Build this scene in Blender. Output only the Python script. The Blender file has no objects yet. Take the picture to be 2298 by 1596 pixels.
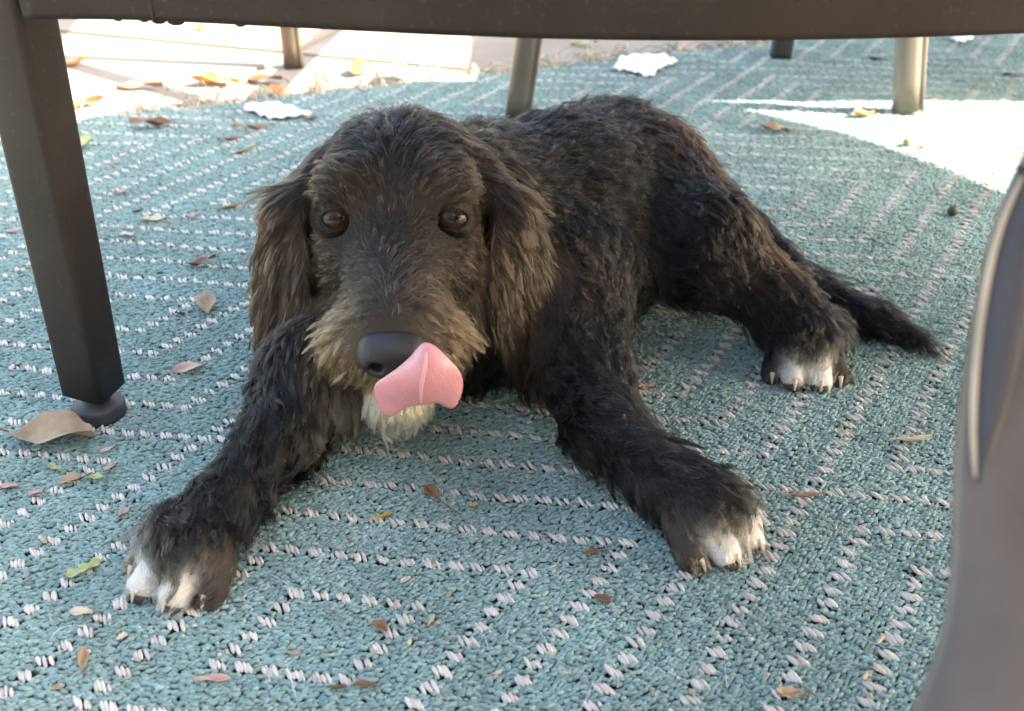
import bpy, bmesh, math, random
import numpy as np
from mathutils import Vector, Matrix, Euler

random.seed(7)
rng = np.random.default_rng(11)
R = math.radians
scene = bpy.context.scene
C = scene.collection

# ------------------------------------------------------------------ camera
UNIT = 0.016                       # one dash of the rug pattern, in metres
PITCH = R(30.4255)
CAM_H = 29.981 * UNIT
cam_data = bpy.data.cameras.new("camera")
cam = bpy.data.objects.new("camera", cam_data)
C.objects.link(cam)
cam.location = (0, 0, CAM_H)
cam.rotation_euler = (R(90) - PITCH, 0, 0)
cam_data.sensor_width = 36.0
cam_data.lens = 36.0 * 2600 / 2502
cam_data.clip_start = 0.01
cam_data.clip_end = 400
cam_data.dof.use_dof = True
cam_data.dof.focus_distance = 0.80
cam_data.dof.aperture_fstop = 8.0
scene.camera = cam

# ------------------------------------------------------------------ light
SUN_EL, SUN_AZ = R(40), R(-9)      # azimuth of the sun measured from +x
world = bpy.data.worlds.new("World")
scene.world = world
world.use_nodes = True
wn = world.node_tree.nodes
bg = wn["Background"]
sky = wn.new("ShaderNodeTexSky")
sky.sky_type = 'NISHITA'
sky.sun_disc = False
sky.sun_elevation = SUN_EL
sky.sun_rotation = R(90) - SUN_AZ
sky.air_density = 1.0
sky.dust_density = 2.5
sky.ozone_density = 0.6
world.node_tree.links.new(sky.outputs[0], bg.inputs[0])
bg.inputs[1].default_value = 0.13
sun_data = bpy.data.lights.new("sun", 'SUN')
sun_data.energy = 4.0
sun_data.angle = R(0.5)
sun_data.color = (1.0, 0.93, 0.82)
sun = bpy.data.objects.new("sun", sun_data)
C.objects.link(sun)
sdir = Vector((math.cos(SUN_AZ) * math.cos(SUN_EL), math.sin(SUN_AZ) * math.cos(SUN_EL), math.sin(SUN_EL)))
sun.rotation_euler = sdir.to_track_quat('Z', 'Y').to_euler()
sun.location = sdir * 8
vs = scene.view_settings
vs.view_transform = 'Standard'
vs.look = 'None'
vs.gamma = 1.0
vs.exposure = 2.92
vs.use_white_balance = True
vs.white_balance_temperature = 7700
vs.white_balance_tint = 10
scene.cycles.max_bounces = 10
scene.cycles.diffuse_bounces = 5
scene.cycles.glossy_bounces = 4
scene.cycles.transmission_bounces = 6
scene.cycles.sample_clamp_indirect = 6.0
scene.cycles_curves.shape = 'RIBBONS'

# ------------------------------------------------------------------ helpers
FPX = 2600 / 2502 * 2298
_c, _s = math.cos(PITCH), math.sin(PITCH)


def at(px, py, z=0.0):
    """point of the place seen at (px, py) of the 2298 x 1596 photograph, at height z"""
    u, v = (px - 1149) / FPX, (798 - py) / FPX
    d = Vector((u, _c + v * _s, -_s + v * _c))
    t = (z - CAM_H) / d.z
    return Vector((d.x * t, d.y * t, z))


def at_y(px, py, y):
    u, v = (px - 1149) / FPX, (798 - py) / FPX
    d = Vector((u, _c + v * _s, -_s + v * _c))
    t = y / d.y
    return Vector((d.x * t, y, CAM_H + d.z * t))


def tag(o, label=None, cat=None, group=None, kind=None):
    if label:
        o["label"] = label
    if cat:
        o["category"] = cat
    if group:
        o["group"] = group
    if kind:
        o["kind"] = kind
    return o


def empty(name, loc):
    o = bpy.data.objects.new(name, None)
    o.location = loc
    o.empty_display_size = 0.05
    C.objects.link(o)
    return o


def adopt(child, parent):
    child.parent = parent
    m = Matrix.Translation(parent.location)
    if parent.parent is not None:
        m = Matrix.Identity(4)
    else:
        m = Matrix.Translation(parent.location)
    child.matrix_parent_inverse = m.inverted()
    return child


def mesh_obj(name, verts, faces, mat, parent=None, smooth=True):
    me = bpy.data.meshes.new(name)
    me.from_pydata([tuple(v) for v in verts], [], [tuple(f) for f in faces])
    me.update()
    if smooth:
        me.polygons.foreach_set("use_smooth", [True] * len(me.polygons))
    o = bpy.data.objects.new(name, me)
    C.objects.link(o)
    if mat:
        me.materials.append(mat)
    if parent:
        adopt(o, parent)
    return o


def bm_obj(name, bm, mat, parent=None, smooth=True):
    me = bpy.data.meshes.new(name)
    bm.normal_update()
    bm.to_mesh(me)
    bm.free()
    if smooth:
        me.polygons.foreach_set("use_smooth", [True] * len(me.polygons))
    o = bpy.data.objects.new(name, me)
    C.objects.link(o)
    me.materials.append(mat)
    if parent:
        adopt(o, parent)
    return o


def sweep(path, profile, up=Vector((0, 0, 1)), scales=None, caps=True, frames=None):
    """sweep a closed 2D profile along 3D path points; returns verts, faces"""
    n, m = len(path), len(profile)
    verts, faces = [], []
    for i, p in enumerate(path):
        p = Vector(p)
        a = Vector(path[max(i - 1, 0)])
        b = Vector(path[min(i + 1, n - 1)])
        t = (b - a).normalized()
        x = up.cross(t)
        if x.length < 1e-4:
            x = Vector((1, 0, 0))
        x.normalize()
        y = t.cross(x).normalized()
        sc = scales[i] if scales else 1.0
        for (u, v) in profile:
            verts.append(p + x * u * sc + y * v * sc)
    for i in range(n - 1):
        for j in range(m):
            k = (j + 1) % m
            faces.append((i * m + j, i * m + k, (i + 1) * m + k, (i + 1) * m + j))
    if caps:
        faces.append(tuple(range(m - 1, -1, -1)))
        faces.append(tuple((n - 1) * m + j for j in range(m)))
    return verts, faces


def round_rect(w, h, r, k=4):
    pts = []
    for cx, cy, a0 in ((w / 2 - r, h / 2 - r, 0), (-w / 2 + r, h / 2 - r, 90), (-w / 2 + r, -h / 2 + r, 180), (w / 2 - r, -h / 2 + r, 270)):
        for i in range(k + 1):
            a = R(a0 + 90 * i / k)
            pts.append((cx + r * math.cos(a), cy + r * math.sin(a)))
    return pts


def circle(r, n=20):
    return [(r * math.cos(2 * math.pi * i / n), r * math.sin(2 * math.pi * i / n)) for i in range(n)]


def lathe(name, profile, loc, mat, parent=None, n=32):
    verts, faces = [], []
    for (r, z) in profile:
        for i in range(n):
            a = 2 * math.pi * i / n
            verts.append((loc[0] + r * math.cos(a), loc[1] + r * math.sin(a), loc[2] + z))
    m = len(profile)
    for j in range(m - 1):
        for i in range(n):
            k = (i + 1) % n
            faces.append((j * n + i, j * n + k, (j + 1) * n + k, (j + 1) * n + i))
    faces.append(tuple(range(n - 1, -1, -1)))
    faces.append(tuple((m - 1) * n + i for i in range(n)))
    return mesh_obj(name, verts, faces, mat, parent)


def box_verts(x0, x1, y0, y1, z0, z1):
    v = [(x, y, z) for z in (z0, z1) for y in (y0, y1) for x in (x0, x1)]
    f = [(0, 2, 3, 1), (4, 5, 7, 6), (0, 1, 5, 4), (2, 6, 7, 3), (0, 4, 6, 2), (1, 3, 7, 5)]
    return v, f


# ------------------------------------------------------------------ materials
def new_mat(name):
    m = bpy.data.materials.new(name)
    m.use_nodes = True
    nt = m.node_tree
    return m, nt, nt.nodes["Principled BSDF"]


def noise_mat(name, c1, c2, scale=20, rough=0.6, bump=0.2, bump_scale=None, metallic=0.0, detail=6, dist=0.001, spec=0.5, c3=None, scale3=300):
    m, nt, b = new_mat(name)
    L = nt.links
    tc = nt.nodes.new("ShaderNodeTexCoord")
    n1 = nt.nodes.new("ShaderNodeTexNoise")
    n1.inputs["Scale"].default_value = scale
    n1.inputs["Detail"].default_value = detail
    L.new(tc.outputs["Object"], n1.inputs["Vector"])
    mx = nt.nodes.new("ShaderNodeMix")
    mx.data_type = 'RGBA'
    rp = nt.nodes.new("ShaderNodeMapRange")
    rp.inputs[1].default_value = 0.35
    rp.inputs[2].default_value = 0.65
    L.new(n1.outputs[0], rp.inputs[0])
    L.new(rp.outputs[0], mx.inputs["Factor"])
    mx.inputs["A"].default_value = (*c1, 1)
    mx.inputs["B"].default_value = (*c2, 1)
    out = mx.outputs["Result"]
    if c3:
        n3 = nt.nodes.new("ShaderNodeTexNoise")
        n3.inputs["Scale"].default_value = scale3
        n3.inputs["Detail"].default_value = 2
        L.new(tc.outputs["Object"], n3.inputs["Vector"])
        r3 = nt.nodes.new("ShaderNodeMapRange")
        r3.inputs[1].default_value = 0.62
        r3.inputs[2].default_value = 0.72
        L.new(n3.outputs[0], r3.inputs[0])
        m3 = nt.nodes.new("ShaderNodeMix")
        m3.data_type = 'RGBA'
        L.new(r3.outputs[0], m3.inputs["Factor"])
        L.new(out, m3.inputs["A"])
        m3.inputs["B"].default_value = (*c3, 1)
        out = m3.outputs["Result"]
    L.new(out, b.inputs["Base Color"])
    b.inputs["Roughness"].default_value = rough
    b.inputs["Metallic"].default_value = metallic
    b.inputs["Specular IOR Level"].default_value = spec
    if bump:
        n2 = nt.nodes.new("ShaderNodeTexNoise")
        n2.inputs["Scale"].default_value = bump_scale or scale * 6
        n2.inputs["Detail"].default_value = 5
        L.new(tc.outputs["Object"], n2.inputs["Vector"])
        bp = nt.nodes.new("ShaderNodeBump")
        bp.inputs["Strength"].default_value = bump
        bp.inputs["Distance"].default_value = dist
        L.new(n2.outputs[0], bp.inputs["Height"])
        L.new(bp.outputs[0], b.inputs["Normal"])
    return m


M = {}
M["concrete"] = noise_mat("concrete", (0.25, 0.215, 0.175), (0.31, 0.27, 0.225), 6, 0.9, 0.5, 90, dist=0.002)
M["joint"] = noise_mat("joint_sand", (0.22, 0.19, 0.15), (0.3, 0.26, 0.2), 30, 0.95, 0.6, 300)
M["bronze"] = noise_mat("bronze_powder_coat", (0.022, 0.0170, 0.0145), (0.033, 0.0262, 0.0225), 14, 0.55, 0.25, 900, dist=0.0003, spec=0.3, c3=(0.042, 0.035, 0.030), scale3=230)
M["champagne"] = noise_mat("champagne_metal", (0.20, 0.165, 0.13), (0.26, 0.215, 0.17), 9, 0.38, 0.1, 400, metallic=0.7, dist=0.0003)
M["taupe"] = noise_mat("taupe_metal", (0.17, 0.155, 0.13), (0.21, 0.19, 0.165), 9, 0.5, 0.1, 400, metallic=0.2, dist=0.0003)
M["rubber"] = noise_mat("black_rubber", (0.012, 0.012, 0.013), (0.025, 0.025, 0.026), 40, 0.65, 0.2, 300)
M["glide"] = noise_mat("grey_plastic", (0.030, 0.034, 0.038), (0.055, 0.06, 0.065), 60, 0.55, 0.2, 300)
M["tabletop"] = noise_mat("table_laminate", (0.20, 0.17, 0.14), (0.26, 0.22, 0.18), 8, 0.5, 0.1, 200)
M["cream_trim"] = noise_mat("cream_trim", (0.36, 0.31, 0.22), (0.46, 0.40, 0.30), 30, 0.4, 0.05, 200)
M["greybrown"] = noise_mat("grey_brown_coat", (0.088, 0.074, 0.062), (0.120, 0.104, 0.090), 22, 0.42, 0.15, 300)
M["darkpanel"] = noise_mat("dark_panel", (0.035, 0.036, 0.04), (0.055, 0.056, 0.06), 12, 0.4, 0.1, 300)
M["paper"] = noise_mat("paper", (0.78, 0.77, 0.79), (0.86, 0.85, 0.86), 25, 0.85, 0.3, 120, dist=0.001)

# ------------------------------------------------------------------ ground
ground_v, ground_f = [], []
v, f = box_verts(-60, 60, -60, 60, -0.20, -0.0165)
ground = mesh_obj("ground", v, f, M["joint"], smooth=False)
tag(ground, "sunlit concrete patio ground around the teal rug", "ground", kind="structure")

j0, j1 = at(792, 133, -0.012), at(1058, 158, -0.012)
ang = math.atan2(j1.y - j0.y, j1.x - j0.x)
SL = 0.92


def slab_mesh(w, d):
    bm = bmesh.new()
    bmesh.ops.create_cube(bm, size=1.0)
    for vv in bm.verts:
        vv.co = Vector((vv.co.x * w, vv.co.y * d, vv.co.z * 0.05))
    bmesh.ops.bevel(bm, geom=list(bm.edges), offset=0.006, segments=2, affect='EDGES')
    me = bpy.data.meshes.new("paver")
    bm.to_mesh(me)
    bm.free()
    me.materials.append(M["concrete"])
    return me


pm = slab_mesh(SL - 0.008, SL - 0.008)
for i in range(-9, 9):
    for j in range(-8, 10):
        o = bpy.data.objects.new("paver", pm)
        C.objects.link(o)
        cx, cy = (i + 0.37) * SL, (j + 0.5) * SL
        o.location = (j0.x + cx * math.cos(ang) - cy * math.sin(ang), j0.y + cx * math.sin(ang) + cy * math.cos(ang), -0.037 + rng.normal() * 0.0008)
        o.rotation_euler = (0, 0, ang)
        o.parent = ground

# ------------------------------------------------------------------ rug
A_DIR = np.array([0.98967627, -0.14332092]) * UNIT
B_DIR = np.array([0.45675528, 0.75945591]) * UNIT
RUG_O = np.array([-9.33187058, 34.55331937]) * UNIT
rug_poly = [np.array(p[:2]) for p in (at(-700, 372), at(150, 272), at(700, 214), at(1400, 134), at(1720, 98), at(2300, 20), at(2900, 60), at(3200, 500))]
# near side: the edge crosses the lower right corner of the picture
e0, e1 = np.array(at(2120, 1480)[:2]), np.array(at(2064, 1600)[:2])
ed = (e1 - e0) / np.linalg.norm(e1 - e0)
rug_poly += [e0 - ed * 0.65, e0 - ed * 0.3, e0, e1, e1 + ed * 0.14, np.array([-0.35, 0.10]), np.array([-1.3, 0.3])]
rug_poly = np.array(rug_poly)


def inside(poly, P):
    x, y = P[:, 0], P[:, 1]
    r = np.zeros(len(P), bool)
    n = len(poly)
    for i in range(n):
        x1, y1 = poly[i]
        x2, y2 = poly[(i + 1) % n]
        cnd = ((y1 > y) != (y2 > y)) & (x < (x2 - x1) * (y - y1) / (y2 - y1 + 1e-12) + x1)
        r ^= cnd
    return r


def is_white(i, j):
    """stepped concentric squares of pale dashes"""
    P = 29.0
    di = (i - 4.5 + P / 2) % P - P / 2
    dj = (j + 5.5 + P / 2) % P - P / 2
    d = np.maximum(np.abs(di), np.abs(dj))
    return np.isclose((d - 2.5) % 3, 0, atol=0.1) & (d > 1)


def make_rug():
    rug = empty("rug", (0, 1.0, 0))
    tag(rug, "teal woven outdoor rug with beige stepped dash pattern under the dog", "rug")
    # backing, darkened to paint shade into the gaps between stitches
    n = len(rug_poly)
    vs_ = [(p[0], p[1], -0.0035) for p in rug_poly] + [(p[0], p[1], -0.0117) for p in rug_poly]
    fs_ = [tuple(range(n))[::-1] if False else tuple(range(n)), tuple(range(2 * n - 1, n - 1, -1))]
    for i in range(n):
        k = (i + 1) % n
        fs_.append((i, n + i, n + k, k))
    mb = noise_mat("rug_backing", (0.018, 0.034, 0.034), (0.035, 0.055, 0.053), 200, 0.95, 0.3, 600)
    mesh_obj("backing", vs_, fs_, mb, rug, smooth=False)
    # stitches
    I, J = np.meshgrid(np.arange(-125, 75), np.arange(-40, 150), indexing='ij')
    I, J = I.ravel().astype(float), J.ravel().astype(float)
    base = RUG_O + np.outer(I, A_DIR) + np.outer(J, B_DIR)
    lo, hi = rug_poly.min(0) - 0.02, rug_poly.max(0) + 0.02
    ok = ((base > lo) & (base < hi)).all(1)
    I, J, base = I[ok], J[ok], base[ok]
    white = is_white(I, J)
    pos, rz, tilt, scl, col, = [], [], [], [], []
    a_ang = math.atan2(A_DIR[1], A_DIR[0])
    teal1 = np.array([0.310, 0.445, 0.430])
    teal2 = np.array([0.175, 0.290, 0.278])
    beige = np.array([0.66, 0.60, 0.54])

    def add(di, dj, dz, ang, sx, sy, sz, cols, mask, tl=0.0, jit=0.28):
        nn = mask.sum()
        if nn == 0:
            return
        p = base[mask] + np.outer(np.full(nn, di) + rng.normal(0, 0.03, nn), A_DIR) + np.outer(np.full(nn, dj) + rng.normal(0, 0.03, nn), B_DIR)
        z = dz + rng.normal(0, 0.0007, nn)
        pos.append(np.c_[p, z])
        rz.append(ang + rng.normal(0, jit, nn))
        tilt.append(tl + rng.normal(0, 0.10, nn))
        k = 1 + rng.normal(0, 0.14, nn)
        scl.append(np.c_[sx * k, sy * (1 + rng.normal(0, 0.08, nn)), np.full(nn, sz)])
        col.append(cols(nn) if callable(cols) else np.tile(cols, (nn, 1)))

    def tealc(nn):
        t = rng.random((nn, 1))
        return (teal1 * t + teal2 * (1 - t)) * (1 + rng.normal(0, 0.06, (nn, 1)))

    def beigec(nn):
        return beige * (1 + rng.normal(0, 0.07, (nn, 1)))

    def beigedim(nn):
        return np.array([0.42, 0.37, 0.33]) * (1 + rng.normal(0, 0.12, (nn, 1)))
    every = np.ones(len(I), bool)
    # teal knots: a dense field of small slanted stitches, raised in blocks between the dashes
    rib = R(-62)
    NA, NB = 5, 6
    for q in range(NA):
        di = -0.5 + (q + 0.5) / NA
        for r in range(NB):
            dj = -0.5 + (r + 0.5 + 0.5 * (q % 2)) / NB
            near = (abs(di) < 0.32) and (-0.20 < dj < 0.38)
            m = ~white if near else every
            blk = math.cos(2 * math.pi * (di - 0.5)) * math.cos(2 * math.pi * dj)
            dz = 0.0004 + 0.0007 * blk
            sl = 0.55 if (q + r) % 2 == 0 else 0.15
            for par in (0, 1):
                mm = m & (J % 2 == par)
                add(di, dj, dz if par == 0 else 0.0004 - 0.0006 * blk, a_ang + (sl if par == 0 else 0.75 - sl), 0.00232, 0.00128, 0.0016, tealc, mm)
    for q in (-0.235, -0.08, 0.08, 0.235):
        add(q + 0.01, 0.09, 0.0011, rib, 0.0050, 0.00140, 0.0017, beigec, white, jit=0.07)
    # thin pale warp threads showing between the yarns
    for r in range(4):
        sel = rng.random(len(I)) < 0.35
        add(0.30, -0.4 + r * 0.25, 0.0001, a_ang + 0.2, 0.0011, 0.0008, 0.0010, beigedim, sel)
    pos = np.concatenate(pos)
    rz = np.concatenate(rz)
    tilt = np.concatenate(tilt)
    scl = np.concatenate(scl)
    col = np.concatenate(col)
    ins = inside(rug_poly, pos[:, :2])
    pos, rz, tilt, scl, col = pos[ins], rz[ins], tilt[ins], scl[ins], col[ins]
    # slow waves of the cloth and patchy wear
    wv = 0.0010 * np.sin(pos[:, 0] * 21 + 1.3) * np.sin(pos[:, 1] * 17) + 0.0006 * np.sin(pos[:, 0] * 55 + pos[:, 1] * 40)
    pos[:, 2] += wv
    wear = 1 + 0.09 * np.sin(pos[:, 0] * 31 + 2 * np.sin(pos[:, 1] * 13)) * np.sin(pos[:, 1] * 27 + 1) + 0.05 * np.sin(pos[:, 0] * 90) * np.sin(pos[:, 1] * 70 + 2)
    col = np.clip(col * wear[:, None], 0, 1)
    me = bpy.data.meshes.new("weave")
    me.vertices.add(len(pos))
    me.vertices.foreach_set("co", pos.astype(np.float32).ravel())
    rot = np.c_[np.zeros(len(pos)), tilt, rz]
    a = me.attributes.new("rot", 'FLOAT_VECTOR', 'POINT')
    a.data.foreach_set("vector", rot.astype(np.float32).ravel())
    a = me.attributes.new("scl", 'FLOAT_VECTOR', 'POINT')
    a.data.foreach_set("vector", scl.astype(np.float32).ravel())
    a = me.attributes.new("yarn", 'FLOAT_COLOR', 'POINT')
    a.data.foreach_set("color", np.c_[col, np.ones(len(col))].astype(np.float32).ravel())
    o = bpy.data.objects.new("weave", me)
    C.objects.link(o)
    adopt(o, rug)
    tag(o, "teal and beige woven yarn stitches", kind="stuff")
    # yarn material
    m, nt, b = new_mat("yarn")
    at_ = nt.nodes.new("ShaderNodeAttribute")
    at_.attribute_type = 'INSTANCER'
    at_.attribute_name = "yarn"
    nt.links.new(at_.outputs["Color"], b.inputs["Base Color"])
    b.inputs["Roughness"].default_value = 0.75
    b.inputs["Specular IOR Level"].default_value = 0.25
    b.inputs["Sheen Weight"].default_value = 0.15
    tc = nt.nodes.new("ShaderNodeTexCoord")
    wt = nt.nodes.new("ShaderNodeTexWave")
    wt.inputs["Scale"].default_value = 1.1
    wt.inputs["Distortion"].default_value = 1.5
    wt.bands_direction = 'DIAGONAL'
    nt.links.new(tc.outputs["Object"], wt.inputs["Vector"])
    bp = nt.nodes.new("ShaderNodeBump")
    bp.inputs["Strength"].default_value = 0.25
    bp.inputs["Distance"].default_value = 0.0006
    nt.links.new(wt.outputs[0], bp.inputs["Height"])
    nt.links.new(bp.outputs[0], b.inputs["Normal"])
    ng = bpy.data.node_groups.new("stitches", 'GeometryNodeTree')
    ng.interface.new_socket("Geometry", in_out='INPUT', socket_type='NodeSocketGeometry')
    ng.interface.new_socket("Geometry", in_out='OUTPUT', socket_type='NodeSocketGeometry')
    N, L = ng.nodes, ng.links
    gi, go = N.new("NodeGroupInput"), N.new("NodeGroupOutput")
    sp = N.new("GeometryNodeMeshUVSphere")
    sp.inputs["Segments"].default_value = 8
    sp.inputs["Rings"].default_value = 5
    sp.inputs["Radius"].default_value = 1.0
    tr = N.new("GeometryNodeTransform")
    tr.inputs["Rotation"].default_value = (0, math.pi / 2, 0)
    sm = N.new("GeometryNodeSetShadeSmooth")
    stm = N.new("GeometryNodeSetMaterial")
    stm.inputs["Material"].default_value = m
    iop = N.new("GeometryNodeInstanceOnPoints")
    ar, asx = N.new("GeometryNodeInputNamedAttribute"), N.new("GeometryNodeInputNamedAttribute")
    ar.data_type = asx.data_type = 'FLOAT_VECTOR'
    ar.inputs["Name"].default_value = "rot"
    asx.inputs["Name"].default_value = "scl"
    e2r = N.new("FunctionNodeEulerToRotation")
    L.new(gi.outputs[0], iop.inputs["Points"])
    L.new(sp.outputs["Mesh"], tr.inputs["Geometry"])
    L.new(tr.outputs[0], sm.inputs["Geometry"])
    L.new(sm.outputs[0], stm.inputs["Geometry"])
    L.new(stm.outputs[0], iop.inputs["Instance"])
    L.new(ar.outputs["Attribute"], e2r.inputs[0])
    L.new(e2r.outputs[0], iop.inputs["Rotation"])
    L.new(asx.outputs["Attribute"], iop.inputs["Scale"])
    L.new(iop.outputs[0], go.inputs[0])
    md = o.modifiers.new("stitches", 'NODES')
    md.node_group = ng
    print("stitches", len(pos))
    return rug


def curves_obj(name, P, radius, color, mat, parent=None, kind=None):
    """P: (n, k, 3) strands; radius (n, k); color (n, 3)"""
    n, k = P.shape[:2]
    hc = bpy.data.hair_curves.new(name)
    hc.add_curves([k] * n)
    hc.attributes["position"].data.foreach_set("vector", P.reshape(-1).astype(np.float32))
    ra = hc.attributes.get("radius") or hc.attributes.new("radius", 'FLOAT', 'POINT')
    ra.data.foreach_set("value", radius.reshape(-1).astype(np.float32))
    ca = hc.attributes.new("fur_color", 'FLOAT_COLOR', 'CURVE')
    ca.data.foreach_set("color", np.c_[color, np.ones(n)].reshape(-1).astype(np.float32))
    hc.materials.append(mat)
    o = bpy.data.objects.new(name, hc)
    C.objects.link(o)
    if parent:
        adopt(o, parent)
    if kind:
        o["kind"] = kind
    return o


def strand_mat(name, rough=0.5):
    m, nt, b = new_mat(name)
    a = nt.nodes.new("ShaderNodeAttribute")
    a.attribute_name = "fur_color"
    nt.links.new(a.outputs["Color"], b.inputs["Base Color"])
    b.inputs["Roughness"].default_value = rough
    return m


def hair_mat(name, rough=0.24):
    m = bpy.data.materials.new(name)
    m.use_nodes = True
    nt = m.node_tree
    nt.nodes.remove(nt.nodes["Principled BSDF"])
    h = nt.nodes.new("ShaderNodeBsdfHairPrincipled")
    h.parametrization = 'COLOR'
    a = nt.nodes.new("ShaderNodeAttribute")
    a.attribute_name = "fur_color"
    nt.links.new(a.outputs["Color"], h.inputs["Color"])
    h.inputs["Roughness"].default_value = rough
    h.inputs["Radial Roughness"].default_value = 0.6
    h.inputs["IOR"].default_value = 1.42
    if "Random Roughness" in h.inputs:
        h.inputs["Random Roughness"].default_value = 0.2
    nt.links.new(h.outputs[0], nt.nodes["Material Output"].inputs["Surface"])
    return m


rug = make_rug()

# fringe along the far edge of the rug
def make_fringe():
    pts = []
    segs = list(zip(rug_poly[:6], rug_poly[1:6]))
    Ps, cols, rad = [], [], []
    for a, b in segs:
        L = np.linalg.norm(b - a)
        n = int(L * 900)
        t = (b - a) / L
        out = np.array([-t[1], t[0]])
        for _ in range(n):
            u = rng.random()
            p = a + (b - a) * u
            tuft = math.sin(u * L * 190) * 0.5 + math.sin(u * L * 67 + 1) * 0.5
            ln = 0.014 + 0.020 * rng.random() + 0.018 * max(tuft, 0)
            side = rng.normal(0, 0.5)
            d = out * 0.8 + t * side
            k = np.linspace(0, 1, 6)
            z = -0.003 + np.sin(k * math.pi * 0.8) * ln * (0.25 + 0.75 * max(tuft, 0) * rng.random()) - 0.006 * k
            z = np.maximum(z, -0.0105)
            wob = np.outer(np.sin(k * 5 + rng.random() * 6) * 0.002, t)
            P = np.c_[p + np.outer(k * ln, d) + wob, z]
            Ps.append(P)
            c = np.array([0.50, 0.40, 0.30]) if rng.random() < 0.8 else np.array([0.25, 0.36, 0.34])
            cols.append(c * (0.75 + 0.5 * rng.random()))
            rad.append(np.linspace(0.0012, 0.0006, 6))
    o = curves_obj("fringe", np.array(Ps), np.array(rad), np.array(cols), strand_mat("fringe_yarn", 0.8), rug, "stuff")
    o["label"] = "frayed beige fringe along the rug's edge"


make_fringe()

# ------------------------------------------------------------------ furniture
def tapered_leg(name, p0, p1, prof0, mat, parent, taper=(1.0, 1.0), up=Vector((0, 1, 0))):
    n = 10
    path = [p0.lerp(p1, i / n) for i in range(n + 1)]
    v, f = sweep(path, prof0, up, [taper[0] + (taper[1] - taper[0]) * i / n for i in range(n + 1)])
    return mesh_obj(name, v, f, mat, parent)


def bevel_mod(o, w=0.002, seg=3):
    md = o.modifiers.new("bevel", 'BEVEL')
    md.width = w
    md.segments = seg
    md.limit_method = 'ANGLE'


def box_part(name, x0, x1, y0, y1, z0, z1, mat, parent, bev=0.004):
    v, f = box_verts(x0, x1, y0, y1, z0, z1)
    o = mesh_obj(name, v, f, mat, parent, smooth=False)
    bevel_mod(o, bev, 2)
    return o


def make_front_chair():
    base = Vector((-0.335, 0.722, 0.026))
    top = at_y(34, 40, 0.694)
    ch = empty("bronze_chair", (0.1, 0.85, 0))
    tag(ch, "dark bronze metal patio chair whose bowed front rail and tapered leg frame the dog", "chair")
    d = (top - base)
    leg_top = base + d * 1.32
    leg = tapered_leg("leg", base, leg_top, round_rect(0.040, 0.038, 0.006, 4), M["bronze"], ch, (0.95, 1.02), Vector((0.30, 0.95, 0)))
    g = empty
    lathe("foot_glide", [(0.004, -0.0005), (0.0195, -0.0005), (0.0205, 0.002), (0.0205, 0.010), (0.019, 0.0125), (0.012, 0.014), (0.0105, 0.028), (0.004, 0.029)], (base.x + 0.001, base.y - 0.001, 0.001), M["glide"], ch, 28)
    # bowed front rail
    ctrl = [(20, 50), (200, 50), (365, 54), (700, 72), (1150, 94), (1500, 100), (1900, 97), (2298, 84), (2700, 62), (3200, 20)]
    zb = 0.327
    bot = [at(px, py, zb) for px, py in ctrl]
    path = []
    for i in range(len(bot) - 1):
        for k in range(6):
            path.append(bot[i].lerp(bot[i + 1], k / 6))
    path.append(bot[-1])
    # smooth
    for _ in range(8):
        path = [path[0]] + [(path[i - 1] + path[i] * 2 + path[i + 1]) / 4 for i in range(1, len(path) - 1)] + [path[-1]]
    start = min(range(len(path)), key=lambda i: abs(path[i].x - at(58, 50, zb).x))
    path = path[start:]
    path = [p + Vector((0, 0.015, 0.030)) for p in path]
    v, f = sweep(path, round_rect(0.026, 0.060, 0.006, 4), Vector((0, 0, 1)))
    rail = mesh_obj("front_rail", v, f, M["bronze"], ch)
    # collar where two rail sections meet, and drips of coating under the rail
    i0 = min(range(len(path)), key=lambda i: abs(path[i].x - at(367, 54, zb).x))
    seam = [path[i0] + (path[i0 + 1] - path[i0]) * t for t in (0.0, 0.16)]
    v, f = sweep(seam, round_rect(0.0272, 0.0612, 0.006, 4), Vector((0, 0, 1)))
    mesh_obj("rail_seam", v, f, M["rubber"], ch)
    for px, r in ((248, 0.0018), (318, 0.002), (352, 0.003), (392, 0.0032), (372, 0.0035), (522, 0.0018), (555, 0.0022)):
        q = min(path, key=lambda p: abs(p.x - at(px, 56, zb).x))
        bm = bmesh.new()
        bmesh.ops.create_uvsphere(bm, u_segments=10, v_segments=6, radius=r)
        for vv in bm.verts:
            vv.co = Vector((vv.co.x * 1.6, vv.co.y, vv.co.z * 0.8)) + Vector((q.x, q.y - 0.006, zb + 0.0002))
        bm_obj("weld_drip", bm, M["bronze"], ch)
    # the other front leg, outside the picture
    endp = path[-1]
    rb = Vector((endp.x + 0.05, endp.y + 0.07, 0.0))
    tapered_leg("leg", Vector((rb.x, rb.y, 0.0)), Vector((endp.x, endp.y + 0.02, 0.44)), round_rect(0.043, 0.036, 0.009, 4), M["bronze"], ch, (0.93, 1.1), Vector((0, 1, 0)))
    return ch


make_front_chair()


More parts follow.
